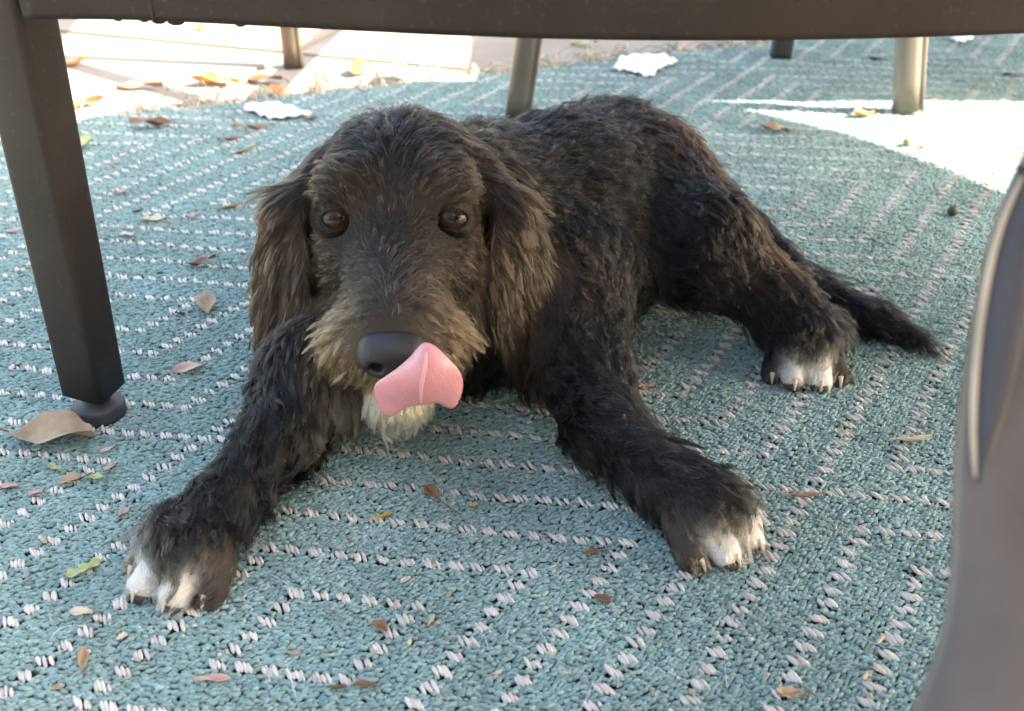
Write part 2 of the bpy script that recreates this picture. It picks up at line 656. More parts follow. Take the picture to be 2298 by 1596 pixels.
def make_right_chair():
    """blurred chair arm close to the camera on the right"""
    ch = empty("armchair", (0.30, 0.25, 0))
    tag(ch, "out-of-focus grey-brown chair with curved side and cream edge strip, close at the right", "chair")

    def ray(px, py, zc):
        u, v = (px - 1149) / FPX, (798 - py) / FPX
        return Vector((u * zc, (_c + v * _s) * zc, CAM_H + (-_s + v * _c) * zc))
    edge = [(2420, 150, .40), (2330, 290, .395), (2262, 420, .39), (2212, 560, .385), (2182, 700, .38), (2158, 850, .375), (2140, 1000, .37), (2132, 1150, .365), (2130, 1300, .36), (2116, 1420, .352), (2092, 1500, .347), (2058, 1600, .34), (1990, 1720, .335)]
    E_ = [ray(*e) for e in edge]
    tp, bt = E_[0], E_[-1]
    E_ = [tp + Vector((0.075, 0.01, 0.20)), tp + Vector((0.055, 0.008, 0.12)), tp + Vector((0.03, 0.005, 0.055))] + E_
    E_ += [Vector((bt.x - 0.012, bt.y - 0.012, bt.z * 0.66)), Vector((bt.x - 0.016, bt.y - 0.02, bt.z * 0.30)), Vector((bt.x - 0.016, bt.y - 0.024, -0.0116))]
    side_top = E_[0]
    # body panel: a thick curved sheet going to the right of that edge
    def panel(name, offs, mat, thick, shift, depth, i0=0, i1=None):
        pts = E_[i0:i1]
        verts, faces = [], []
        for k, p in enumerate(pts):
            right = Vector((1, 0.10, 0.0)).normalized()
            back = Vector((0, 1, 0))
            for (a, b) in offs:
                verts.append(p + right * a + back * b)
        m = len(offs)
        for i in range(len(pts) - 1):
            for j in range(m):
                k = (j + 1) % m
                faces.append((i * m + j, i * m + k, (i + 1) * m + k, (i + 1) * m + j))
        faces.append(tuple(range(m)))
        faces.append(tuple((len(pts) - 1) * m + j for j in range(m))[::-1])
        o = mesh_obj(name, verts, faces, mat, ch)
        md = o.modifiers.new("s", 'SUBSURF')
        md.levels = md.render_levels = 2
        return o
    panel("side_panel", [(0.000, 0.0), (0.004, -0.006), (0.040, -0.012), (0.075, -0.004), (0.08, 0.012), (0.03, 0.018), (0.004, 0.012)], M["greybrown"], 0, 0, 0)
    # dark inset with a cream strip on its edge
    ins = [(2300, 385, .372), (2252, 480, .372), (2222, 590, .37), (2203, 700, .367), (2188, 830, .362), (2182, 960, .357), (2190, 1080, .354)]
    I_ = [ray(*e) for e in ins]
    verts, faces = [], []
    nI = len(I_)
    for i, p in enumerate(I_):
        w = 0.017 * math.sin(math.pi * min(1, (i + 0.6) / (nI - 0.4))) ** 0.6 + 0.001
        for a, b in ((0, 0.006), (0, 0.0), (w, -0.0015), (w, 0.006)):
            verts.append(p + Vector((a, b, 0)))
    for i in range(nI - 1):
        for j in range(4):
            k = (j + 1) % 4
            faces.append((i * 4 + j, i * 4 + k, (i + 1) * 4 + k, (i + 1) * 4 + j))
    faces += [(0, 1, 2, 3), tuple((nI - 1) * 4 + j for j in (3, 2, 1, 0))]
    dp = mesh_obj("dark_inset", verts, faces, M["darkpanel"], ch)
    md = dp.modifiers.new("s", 'SUBSURF')
    md.levels = md.render_levels = 2
    v, f = sweep([p + Vector((-0.0004, -0.001, 0)) for p in I_], circle(0.0013, 10), Vector((0, 1, 0)), [0.5, .9, 1, 1, 1, .9, .5])
    tr = mesh_obj("edge_strip", v, f, M["cream_trim"], ch)
    md = tr.modifiers.new("s", 'SUBSURF')
    md.levels = md.render_levels = 2
    # arm, seat, back and the far legs, outside the picture
    ax, ay, az = side_top
    v, f = sweep([Vector((ax + 0.04, ay + 0.03, az + 0.012)), Vector((ax + 0.05, ay - 0.20, az + 0.016)), Vector((ax + 0.06, ay - 0.46, az + 0.0))], round_rect(0.07, 0.026, 0.01, 4), Vector((0, 0, 1)))
    mesh_obj("armrest", v, f, M["greybrown"], ch)
    box_part("seat", ax + 0.10, ax + 0.62, ay - 0.50, ay + 0.0, 0.36, 0.43, M["greybrown"], ch, 0.015)
    box_part("backrest", ax + 0.10, ax + 0.62, ay - 0.58, ay - 0.505, 0.36, 0.85, M["greybrown"], ch, 0.015)
    for (lx, ly) in ((ax + 0.08, ay - 0.54), (ax + 0.64, ay - 0.54), (ax + 0.64, ay - 0.02)):
        v, f = sweep([Vector((lx, ly, -0.0116)), Vector((lx, ly, 0.36)), Vector((lx, ly, az))], round_rect(0.036, 0.03, 0.008, 3), Vector((0, 1, 0)))
        mesh_obj("leg", v, f, M["greybrown"], ch)
    return ch


make_right_chair()


def channel_profile(w, d):
    """flat-oval leg with a groove down its face"""
    pts = []
    for i in range(24):
        a = 2 * math.pi * i / 24
        x, y = math.cos(a), math.sin(a)
        sx = math.copysign(abs(x) ** 0.6, x) * w / 2
        sy = math.copysign(abs(y) ** 0.6, y) * d / 2
        if y < -0.5 and 0.30 < x < 0.62:
            sy *= 0.62
        pts.append((sx, sy))
    return pts


def make_chair_back_left():
    """chair on the sunlit concrete: two of its legs show behind the dog"""
    l1, l2 = at(660, 152, -0.012), at(1162, 262, 0.002)
    ch = empty("sling_chair", (l1.x, l1.y, 0))
    tag(ch, "brushed metal patio chair whose slim legs stand behind the dog's head", "chair")
    t1 = at(662, 60, 0.20)
    tapered_leg("leg", Vector((l1.x, l1.y, -0.0115)), Vector((l1.x, l1.y, 0.40)), channel_profile(0.033, 0.026), M["champagne"], ch, (1, 1), Vector((0, 1, 0)))
    up2 = at_y(1188, 80, l2.y - 0.005)
    dd = (up2 - l2).normalized()
    tapered_leg("leg", l2, l2 + dd * 0.40, channel_profile(0.037, 0.028), M["champagne"], ch, (1, 1), Vector((0, 1, 0)))
    tops = [Vector((l1.x, l1.y, 0.40)), l2 + dd * 0.40]
    q3 = Vector((l1.x - 0.10, l1.y + 0.55, -0.0115))
    q4 = Vector((l2.x + 0.12, l2.y + 0.62, -0.0115))
    for q in (q3, q4):
        tapered_leg("leg", q, Vector((q.x, q.y, 0.40)), channel_profile(0.033, 0.026), M["champagne"], ch, (1, 1), Vector((0, 1, 0)))
    cs = [tops[0], tops[1], Vector((q4.x, q4.y, .40)), Vector((q3.x, q3.y, .40))]
    for i in range(4):
        a, b = cs[i], cs[(i + 1) % 4]
        e = (b - a).normalized() * 0.012
        v, f = sweep([a + e + Vector((0, 0, -.02)), b - e + Vector((0, 0, -.02))], round_rect(0.03, 0.022, 0.006, 3))
        mesh_obj("seat_rail", v, f, M["champagne"], ch)
    for q in (cs[2], cs[3]):
        v, f = sweep([q + Vector((0, 0, -0.01)), q + Vector((0, 0.08, 0.42))], round_rect(0.03, 0.022, 0.006, 3), Vector((0, 1, 0)))
        mesh_obj("back_post", v, f, M["champagne"], ch)
    v, f = sweep([cs[2] + Vector((-0.014, 0.075, 0.40)), cs[3] + Vector((0.014, 0.075, 0.40))], round_rect(0.03, 0.022, 0.006, 3))
    mesh_obj("back_rail", v, f, M["champagne"], ch)
    return ch


make_chair_back_left()


def make_bench():
    l3, l4 = at(2036, 252, 0.003), at(1752, 128, 0.003)
    be = empty("patio_bench", (l3.x, l3.y, 0))
    tag(be, "taupe metal patio bench with a wide flat leg beside the sun patch, its long unseen top added for shade", "bench")
    t = at_y(2046, 60, l3.y)
    d = (t - l3).normalized()
    leg = tapered_leg("leg", l3 + Vector((0, 0, 0.004)), l3 + d * 0.42, channel_profile(0.042, 0.03), M["taupe"], be, (1, 1), Vector((0, 1, 0)))
    # the far left leg ends in a black rubber foot
    q = Vector((l4.x, l4.y, 0.003))
    lb = tapered_leg("rubber_foot", q, q + Vector((0.002, 0.0, 0.075)), round_rect(0.034, 0.03, 0.006, 3), M["rubber"], be, (1.0, 0.95), Vector((0, 1, 0)))
    tapered_leg("leg", q + Vector((0.002, 0, 0.0752)), q + Vector((0.004, 0.0, 0.39)), round_rect(0.028, 0.024, 0.006, 3), M["taupe"], be, (1.0, 1.0), Vector((0, 1, 0)))
    # unseen long slatted seat, back and far right legs, added to cast shade
    X1 = l3.x + 1.45
    for y in (l3.y, l4.y):
        tapered_leg("leg", Vector((X1, y, 0.0)), Vector((X1, y, 0.39)), round_rect(0.034, 0.03, 0.006, 3), M["taupe"], be, (1, 1), Vector((0, 1, 0)))
    x0 = l4.x - 0.02
    zt = 0.392
    box_part("front_rail", x0, X1 + 0.02, l3.y - 0.016, l3.y + 0.016, zt, zt + 0.035, M["taupe"], be)
    box_part("back_rail", x0, X1 + 0.02, l4.y + 0.10, l4.y + 0.132, zt, zt + 0.035, M["taupe"], be)
    n = 16
    for i in range(n):
        xa = x0 + (X1 - x0) * i / n
        box_part("seat_slat", xa, xa + (X1 - x0) / n * 0.96, l3.y + 0.018, l4.y + 0.098, zt + 0.012, zt + 0.030, M["taupe"], be, 0.002)
    for i in range(5):
        z = 0.46 + i * 0.085
        box_part("back_slat", x0, X1 + 0.02, l4.y + 0.135 + 0.01 * i, l4.y + 0.155 + 0.01 * i, z, z + 0.08, M["taupe"], be, 0.003)
    for xa in (x0 + 0.05, X1 - 0.05):
        box_part("back_post", xa - 0.015, xa + 0.015, l4.y + 0.185, l4.y + 0.21, 0.40, 0.88, M["taupe"], be, 0.003)
    return be


make_bench()


def make_table():
    """round pedestal table to the right: its top shades the dog"""
    zt = 0.72
    sh = zt / math.tan(SUN_EL)
    cx = -0.10 + math.cos(SUN_AZ) * sh
    cy = 0.93 + math.sin(SUN_AZ) * sh
    t = empty("round_table", (cx, cy, 0))
    tag(t, "round pedestal patio table outside the picture that shades the dog", "table")
    lathe("table_top", [(0.1, 0), (0.73, 0), (0.739, 0.004), (0.741, 0.010), (0.739, 0.016), (0.73, 0.020), (0.1, 0.021)], (cx, cy, zt), M["tabletop"], t, 96)
    lathe("pedestal", [(0.04, 0.02), (0.045, 0.03), (0.038, 0.06), (0.036, 0.66), (0.06, 0.70), (0.12, 0.7195)], (cx, cy, 0), M["bronze"], t, 24)
    lathe("base", [(0.05, -0.011), (0.22, -0.011), (0.225, -0.002), (0.21, 0.008), (0.06, 0.024), (0.03, 0.026)], (cx, cy, 0), M["bronze"], t, 40)
    return t


make_table()


def make_added_wall():
    """added unseen wall behind the viewer; shapes the light and the reflections"""
    h = empty("added_wall", (0, -1.9, 0))  # added to cut the front light and darken eye reflections
    tag(h, "added unseen stucco wall behind the viewer that shapes light and reflections", "wall")
    m = noise_mat("stucco", (0.42, 0.36, 0.29), (0.48, 0.42, 0.34), 5, 0.9, 0.6, 150, dist=0.003)
    box_part("wall_body", -5.0, 3.5, -2.1, -1.9, -0.0118, 1.95, m, h, 0.01)
    box_part("coping", -5.05, 3.55, -2.15, -1.85, 1.952, 2.02, M["concrete"], h, 0.01)


make_added_wall()

# ------------------------------------------------------------------ the dog
def surface_nets(F, lo, h):
    """isosurface of a sampled field (0 level) as one closed quad mesh"""
    nx, ny, nz = F.shape
    s = F < 0
    cs = np.zeros((nx - 1, ny - 1, nz - 1), int)
    acc = np.zeros((nx - 1, ny - 1, nz - 1, 3))
    cnt = np.zeros((nx - 1, ny - 1, nz - 1))
    cor = [(a, b, c) for a in (0, 1) for b in (0, 1) for c in (0, 1)]

    def sub(A, o):
        return A[o[0]:nx - 1 + o[0], o[1]:ny - 1 + o[1], o[2]:nz - 1 + o[2]]
    for o1 in cor:
        for ax in range(3):
            if o1[ax]:
                continue
            o2 = list(o1)
            o2[ax] = 1
            f1, f2 = sub(F, o1), sub(F, o2)
            m = (f1 < 0) != (f2 < 0)
            t = np.where(m, f1 / np.where(m, f1 - f2, 1), 0)
            for d in range(3):
                acc[..., d] += np.where(m, o1[d] + (t if d == ax else 0), 0)
            cnt += m
    act = cnt > 0
    idx = -np.ones(act.shape, int)
    idx[act] = np.arange(act.sum())
    g = np.argwhere(act)
    V = lo + (g + acc[act] / cnt[act][:, None]) * h
    Q = []
    for ax in range(3):
        b, c = [(1, 2), (2, 0), (0, 1)][ax]
        sl1 = [slice(1, -1)] * 3
        sl1[ax] = slice(0, -1)
        sl2 = [slice(1, -1)] * 3
        sl2[ax] = slice(1, None)
        a1, a2 = s[tuple(sl1)], s[tuple(sl2)]
        ch = np.argwhere(a1 != a2)
        if len(ch) == 0:
            continue
        fl = a1[tuple(ch.T)]
        base = ch.copy()
        base[:, b] += 1
        base[:, c] += 1
        eb, ec = np.eye(3, dtype=int)[b], np.eye(3, dtype=int)[c]
        q = np.stack([idx[tuple((base - eb - ec).T)], idx[tuple((base - ec).T)], idx[tuple(base.T)], idx[tuple((base - eb).T)]], 1)
        q[~fl] = q[~fl][:, ::-1]
        Q.append(q)
    return V, np.concatenate(Q)


def sd_cone(P, a, b, ra, rb):
    ab = b - a
    t = np.clip(((P - a) @ ab) / (ab @ ab), 0, 1)
    d = np.linalg.norm(P - a - t[..., None] * ab, axis=-1)
    return d - (ra + (rb - ra) * t)


def sd_ell(P, c, rad, Rm):
    q = (P - c) @ Rm
    k0 = np.linalg.norm(q / rad, axis=-1)
    k1 = np.linalg.norm(q / rad ** 2, axis=-1)
    return k0 * (k0 - 1) / np.maximum(k1, 1e-6)


EYE = np.array(at(885, 497, 0.178))


def hd(r, f, u):
    """head coordinates in cm (to the dog's left, forward, up) -> place"""
    return EYE + np.array([r + 0.05 * max(f, 0), -f, u]) * 0.01


def hdv(r, f, u):
    v = np.array([r, -f, u], float)
    return v / np.linalg.norm(v)


BLACK = np.array([0.0072, 0.0064, 0.0064]) * 0.36
DARK = np.array([0.0125, 0.0088, 0.0066]) * 0.42
BROWN = np.array([0.036, 0.0225, 0.0140]) * 0.5
RUST = np.array([0.034, 0.0170, 0.0098]) * 0.6
GREY = np.array([0.050, 0.036, 0.025]) * 0.52
TAN = np.array([0.20, 0.128, 0.066]) * 0.62
CREAM = np.array([0.66, 0.55, 0.37]) * 0.9
WHITE = np.array([0.82, 0.78, 0.70])
GTAN = np.array([0.34, 0.245, 0.165])

prims = []


def cone(a, b, ra, rb, k=0.012, flow=None, ln=0.018, col=DARK, lift=0.35, w=1.0):
    a, b = np.array(a, float), np.array(b, float)
    fl = np.array(flow, float) if flow is not None else (b - a)
    prims.append(dict(t='c', a=a, b=b, ra=ra, rb=rb, k=k, flow=fl / np.linalg.norm(fl), ln=ln, col=np.array(col), lift=lift, w=w))


def ell(c, rad, k=0.012, rot=None, flow=(0, 1, 0), ln=0.018, col=DARK, lift=0.35, w=1.0):
    fl = np.array(flow, float)
    prims.append(dict(t='e', c=np.array(c, float), rad=np.array(rad, float), R=np.eye(3) if rot is None else rot, k=k, flow=fl / np.linalg.norm(fl), ln=ln, col=np.array(col), lift=lift, w=w))


def chain(pts, radii, k=0.012, **kw):
    for i in range(len(pts) - 1):
        cone(pts[i], pts[i + 1], radii[i], radii[i + 1], k, **kw)


# trunk
CH = np.array([-0.025, 0.840, 0.098])
MID = np.array([0.045, 0.905, 0.098])
PEL = np.array([0.108, 0.968, 0.095])
back_flow = PEL - CH
cone(CH, MID, 0.090, 0.085, 0.03, flow=back_flow + np.array([0.05, 0, -0.05]), ln=0.0145, col=BLACK)
cone(MID, PEL, 0.085, 0.076, 0.03, flow=back_flow + np.array([0.05, 0, -0.03]), ln=0.0145, col=BLACK)
ell((0.068, 0.880, 0.072), (0.072, 0.085, 0.066), 0.03, flow=(0.5, 0.2, -0.6), ln=0.013, col=BLACK, lift=0.25)
# breast and throat
ell((-0.055, 0.790, 0.078), (0.092, 0.085, 0.070), 0.03, flow=(0, -0.2, -1), ln=0.024, col=DARK)
ell((0.006, 0.812, 0.074), (0.080, 0.080, 0.066), 0.03, flow=(0.3, -0.1, -1), ln=0.022, col=DARK)
# neck
cone(hd(0, -8, -1), (-0.035, 0.835, 0.118), 0.058, 0.080, 0.025, flow=(0.2, 0.5, -0.6), ln=0.024, col=DARK)
cone(hd(0, -3, -6.5), (-0.045, 0.79, 0.09), 0.055, 0.08, 0.025, flow=(0, 0.1, -1), ln=0.022, col=DARK)
for _sg in (-1, 1):
    ell(hd(5.2 * _sg, -9.0, -4.0), (0.040, 0.045, 0.060), 0.02, flow=(0.2 * _sg, 0.3, -1), ln=0.020, col=BLACK)
# far and near shoulder
cone((-0.095, 0.790, 0.092), (-0.148, 0.690, 0.056), 0.055, 0.042, 0.02, ln=0.018, col=DARK)
cone((0.050, 0.800, 0.092), (0.055, 0.710, 0.054), 0.050, 0.036, 0.02, ln=0.014, col=DARK)
# front legs (forearms along the floor)
LW, LP = np.array(at(512, 1125, 0.030)), np.array(at(412, 1228, 0.025))
RW, RP = np.array(at(1490, 1075, 0.030)), np.array(at(1588, 1145, 0.025))
chain([(-0.152, 0.690, 0.058), (-0.166, 0.630, 0.043), LW, LP], [0.037, 0.027, 0.0215, 0.0225], 0.015, ln=0.0175, col=BLACK, lift=0.24, flow=(0.35, -0.75, -0.1))
chain([(0.055, 0.710, 0.052), (0.066, 0.650, 0.040), RW, RP], [0.033, 0.026, 0.0215, 0.0225], 0.015, ln=0.0175, col=BLACK, lift=0.24, flow=(0.85, -0.45, -0.1))
# near hind leg
HIP = np.array([0.126, 0.945, 0.104])
KNEE = np.array([0.165, 0.862, 0.086])
HOCK = np.array([0.224, 0.832, 0.054])
FOOT = np.array(at(1800, 745, 0.030))
chain([HIP, KNEE, HOCK], [0.066, 0.050, 0.027], 0.022, ln=0.017, col=DARK, lift=0.32)
chain([HOCK, FOOT], [0.029, 0.030], 0.015, ln=0.020, col=BLACK, lift=0.45)
ell((0.085, 0.985, 0.112), (0.066, 0.062, 0.060), 0.03, flow=(0.6, 0.5, -0.3), ln=0.019, col=BLACK, lift=0.45)
# far hind leg folded on the other side
cone((0.05, 1.00, 0.08), (-0.06, 0.985, 0.035), 0.06, 0.03, 0.02, ln=0.02)
# tail along the floor
chain([(0.185, 1.005, 0.085), (0.235, 0.985, 0.045), at(1810, 640, 0.026), at(1960, 715, 0.020), at(2062, 762, 0.014)], [0.024, 0.019, 0.016, 0.014, 0.008], 0.012, ln=0.019, col=BLACK * 0.8, lift=0.35)

# toes: (paw centre, heading, spread, base colours)
toes = []


def paw(P0, heading, rows, col, pad=True):
    hv = np.array([math.cos(heading), math.sin(heading), 0])
    sv = np.array([-hv[1], hv[0], 0])
    for (s, fwd, r, cl) in rows:
        a = P0 + sv * s * 0.72 + hv * (fwd - 0.018) + np.array([0, 0, r * 1.25 - P0[2] + 0.008])
        b = P0 + sv * s * 1.05 + hv * (fwd + 0.004) + np.array([0, 0, r * 0.92 - P0[2]])
        cone(a, b, r * 0.98, r * 0.92, 0.0020, flow=hv + np.array([0, 0, -0.6]), ln=0.0090, col=cl, lift=0.18, w=2.8)
        toes.append((a, b, r, hv, sv))
        prims[-1]['toe'] = True
    for (s1, f1, r1, c1), (s2, f2, r2, c2) in zip(rows[:-1], rows[1:]):
        s, fwd, r = (s1 + s2) / 2, min(f1, f2), min(r1, r2)
        a = P0 + sv * s * 0.75 + hv * (fwd - 0.024) + np.array([0, 0, r * 1.6 - P0[2] + 0.008])
        b = P0 + sv * s + hv * (fwd + 0.006) + np.array([0, 0, r * 1.0 - P0[2]])
        cone(a, b, 0.0022, 0.0018, 0.001, flow=hv, ln=0.008, col=BLACK * 1.5, lift=0.2, w=2.6)
        prims[-1]['ghost'] = True


def ang2(a, b):
    d = np.array(b) - np.array(a)
    return math.atan2(d[1], d[0])


LPA = ang2(LW, LP)
paw(LP, LPA, [(-0.0285, 0.007, 0.0098, GREY * 5), (-0.0105, 0.022, 0.0118, WHITE), (0.0120, 0.021, 0.0118, WHITE * 0.95), (0.0300, 0.008, 0.0104, GREY * 1.6)], WHITE)
RPA = R(-47)
paw(RP, RPA, [(-0.0290, 0.008, 0.0102, GREY * 1.8), (-0.0110, 0.021, 0.0116, WHITE), (0.0110, 0.022, 0.0116, WHITE), (0.0290, 0.010, 0.0098, WHITE * 0.5)], WHITE)
HPA = R(-96)
HP = np.array(at(1806, 792, 0.024))
paw(HP, HPA, [(-0.026, 0.005, 0.0098, BLACK), (-0.0095, 0.015, 0.0112, WHITE), (0.0110, 0.015, 0.0112, WHITE), (0.028, 0.005, 0.0098, GREY)], WHITE)
ell(HP + np.array([0, 0.012, 0.006]), (0.026, 0.025, 0.022), 0.012, flow=(0, -0.9, -0.4), ln=0.018, col=BLACK, lift=0.5)
ell(LP + np.array([0.002, 0.006, 0.002]), (0.026, 0.026, 0.022), 0.012, flow=(math.cos(LPA), math.sin(LPA), -0.2), ln=0.018, col=DARK, lift=0.45)
ell(RP + np.array([0, 0.006, 0.002]), (0.026, 0.026, 0.022), 0.012, flow=(math.cos(RPA), math.sin(RPA), -0.2), ln=0.018, col=DARK, lift=0.45)

n_body = len(prims)
# head
ell(hd(0, -5.8, 0.2), (0.060, 0.066, 0.056), 0.015, flow=hdv(0, -1, 0.2), ln=0.020, col=DARK)
for sg in (-1, 1):
    ell(hd(3.3 * sg, -1.7, 1.8), (0.026, 0.022, 0.021), 0.015, flow=hdv(sg * .5, 0.1, 0.8), ln=0.015, col=BROWN)
    ell(hd(3.7 * sg, -2.6, -3.0), (0.025, 0.042, 0.038), 0.018, flow=hdv(sg * .4, -.6, -.6), ln=0.017, col=BROWN)
    ell(hd(2.4 * sg, 5.9, -6.4), (0.027, 0.034, 0.027), 0.012, flow=hdv(sg * .4, 0, -1), ln=0.019, col=TAN)
cone(hd(0, -1.0, -2.4), hd(0, 6.9, -4.6), 0.041, 0.031, 0.014, flow=hdv(0, -1, 0), ln=0.014, col=GREY)
cone(hd(0, -2, -8.0), hd(0, 7.0, -10.4), 0.036, 0.022, 0.012, flow=hdv(0, .2, -1), ln=0.02, col=CREAM)
# ears
for sg in (-1, 1):
    wv = np.array([sg * 0.80, 0.60, 0.0])
    dv = np.array([sg * 0.10, -0.22, -1.0])
    dv /= np.linalg.norm(dv)
    wv = wv - dv * (wv @ dv)
    wv /= np.linalg.norm(wv)
    tv = np.cross(wv, dv)
    Rm = np.stack([tv, wv, dv], 1)
    ell(hd(9.3 * sg, -2.4, -7.2), (0.0080, 0.0310, 0.082), 0.006, rot=Rm, flow=(sg * 0.12, 0, -1), ln=0.018, col=DARK * 1.3, lift=0.14, w=1.6)
    cone(hd(5.0 * sg, -6.2, 1.6), hd(8.4 * sg, -4.4, -0.9), 0.017, 0.013, 0.010, flow=(sg * 0.6, 0, -1), ln=0.020, col=BROWN, lift=0.3, w=1.3)
    cone(hd(8.4 * sg, -4.2, -0.9), hd(9.2 * sg, -2.8, -7), 0.012, 0.010, 0.008, flow=(sg * 0.1, 0, -1), ln=0.024, col=BROWN, lift=0.22, w=1.3)

# guides of the coat on the head: position, flow, length, colour, lift
guides = []


def gd(p, fl, ln, col, lift=0.35):
    for sg in ((1,) if p[0] == 0 else (-1, 1)):
        guides.append((hd(p[0] * sg, p[1], p[2]), hdv(fl[0] * sg, fl[1], fl[2]), ln, np.array(col), lift))


gd((0, -6.5, 5.6), (0.05, -0.9, 0.1), 0.020, BLACK, 0.30)
gd((3, -6, 5.2), (0.8, -0.4, -0.1), 0.020, DARK, 0.28)
gd((0, -2.2, 4.6), (0.15, -0.5, 0.7), 0.016, BLACK, 0.28)
gd((2.6, -1.6, 4.4), (0.7, -0.3, 0.5), 0.016, DARK, 0.28)
gd((5.2, -5.5, 3.0), (0.8, -0.3, -0.6), 0.017, DARK, 0.22)
gd((5, -2.5, 3.2), (0.8, -0.4, -0.3), 0.013, DARK, 0.25)
gd((3.6, 0.9, 2.4), (0.75, -0.4, 0.45), 0.010, BROWN * 2.0, 0.24)
gd((5.4, -0.6, 1.6), (0.8, -0.5, -0.3), 0.011, BROWN * 1.2)
gd((0, 1.6, 0.8), (0.0, -0.2, 1), 0.012, BLACK, 0.25)
gd((1.8, 1.6, 0.6), (0.5, -0.2, 0.8), 0.010, BROWN * 0.8, 0.22)
gd((2.1, 2.1, -1.4), (0.6, -0.2, 0.3), 0.009, DARK * 1.2, 0.25)
gd((4.6, 0.6, -2.1), (0.7, -0.5, -0.5), 0.010, DARK * 1.1, 0.25)
gd((5.9, -1.4, -0.6), (0.5, -0.6, -0.6), 0.009, BROWN * 2.0, 0.25)
gd((5.5, -1.0, -4.2), (0.4, -0.5, -0.8), 0.011, BROWN * 2.0, 0.25)
gd((0, 4.2, -0.9), (0.0, -0.6, 0.4), 0.009, BLACK * 1.3, 0.2)
gd((1.9, 4.6, -1.6), (0.8, -0.3, -0.1), 0.012, GREY * 0.6, 0.28)
gd((3.6, 3.6, -3.4), (0.6, -0.3, -0.7), 0.013, GREY, 0.28)
gd((0.7, 6.8, -1.9), (0.9, -0.45, 0.1), 0.013, GREY * 0.75, 0.22)
gd((2.4, 7.0, -3.0), (0.8, -0.25, -0.55), 0.016, GREY, 0.22)
gd((3.8, 6.0, -5.0), (0.55, -0.3, -0.8), 0.018, (GREY * 1.2 + TAN) / 2.0, 0.22)
gd((3.8, 6.6, -7.2), (0.4, -0.1, -1), 0.017, TAN * 0.9, 0.24)
gd((2.6, 8.6, -6.6), (0.7, -0.2, -0.8), 0.009, (GREY + TAN) / 2, 0.25)
gd((0, 8.6, -11.2), (0.0, 0.35, -1), 0.015, CREAM, 0.35)
gd((1.8, 7.6, -11.4), (0.35, 0.2, -1), 0.015, CREAM * 0.9, 0.34)
gd((0, 6.0, -12.4), (0.0, 0.2, -1), 0.016, CREAM * 0.6, 0.3)
gd((3.4, 3.0, -10.0), (0.4, -0.1, -1), 0.020, BROWN)
gd((0, 1.0, -12.4), (0.0, 0, -1), 0.022, TAN * 0.5)
# ears: dark panel, lighter brown on the front and outer edges
gd((10.2, -4.0, -6.0), (0.15, 0, -1), 0.019, BROWN * 0.75, 0.13)
gd((7.4, -1.0, -5.0), (0.10, 0, -1), 0.018, BROWN * 1.7, 0.13)
gd((9.0, -2.0, -6.0), (0.05, 0, -1), 0.019, BLACK * 1.3, 0.12)
gd((11.2, -4.2, -7.5), (0.12, 0, -1), 0.018, BROWN * 2.0, 0.15)
gd((9.2, -1.2, -13.0), (0.1, 0, -1), 0.018, BROWN * 0.8, 0.13)
guides.append((hd(9.8, -2.0, -9.5), hdv(0.1, 0, -1), 0.019, BROWN * 1.6, 0.13))
guides.append((hd(8.0, -0.8, -8.5), hdv(0.1, 0, -1), 0.019, BROWN * 1.6, 0.13))
gd((7.8, -4.0, 0.2), (0.5, 0, -1), 0.020, BROWN * 1.1, 0.3)
# one-sided marks: warm cheek and golden moustache on the right side of the face
guides.append((hd(-4.0, 7.0, -6.6), hdv(-0.5, -0.1, -0.9), 0.018, TAN * 1.5, 0.26))
guides.append((hd(-5.4, -0.6, -3.6), hdv(-0.4, -0.5, -0.8), 0.011, (TAN + BROWN * 2) / 3, 0.26))
guides.append((hd(-2.6, 1.4, 1.2), hdv(-0.4, -0.1, 0.8), 0.010, BROWN * 1.3, 0.24))


def field(P, ids=None):
    out = np.full(P.shape[:-1], 1.0)
    for i, p in enumerate(prims):
        d = sd_cone(P, p['a'], p['b'], p['ra'], p['rb']) if p['t'] == 'c' else sd_ell(P, p['c'], p['rad'], p['R'])
        k = p['k']
        hh = np.maximum(k - np.abs(out - d), 0) / k
        out = np.minimum(out, d) - hh * hh * k * 0.25
    return out


EYES = [hd(4.12 * sg, -0.62, 0.0) for sg in (-1, 1)]
EYE_R = 0.0142
NOSE = hd(0, 10.1, -5.0)


def lid_point(c, sg, a, k, rr):
    """point of the eyelid of the eye at c: angle a round the opening, k times the opening, on a shell of rr eye radii"""
    look = Vector((-c[0], -c[1], CAM_H - c[2])).normalized()
    xax = Vector((0, 0, 1)).cross(look).normalized()
    yax = look.cross(xax).normalized()
    x = math.cos(a) * 0.0112
    y = math.sin(a) * (0.0058 if math.sin(a) > 0 else 0.0078)
    if x * sg < 0:                     # inner corner drawn out towards the nose and a little down
        x *= 1.14
        y -= 0.0013 * (abs(x) / 0.0112) ** 2
    x, y = x * k, y * (k if k <= 1.1 else 1.1 + (k - 1.1) * 1.45)
    R_ = EYE_R * rr
    q = math.hypot(x, y)
    if q > R_ * 0.97:
        x, y = x * R_ * 0.97 / q, y * R_ * 0.97 / q
    z = math.sqrt(max(0, R_ ** 2 - x * x - y * y))
    return Vector(c) + xax * x + yax * y + look * z


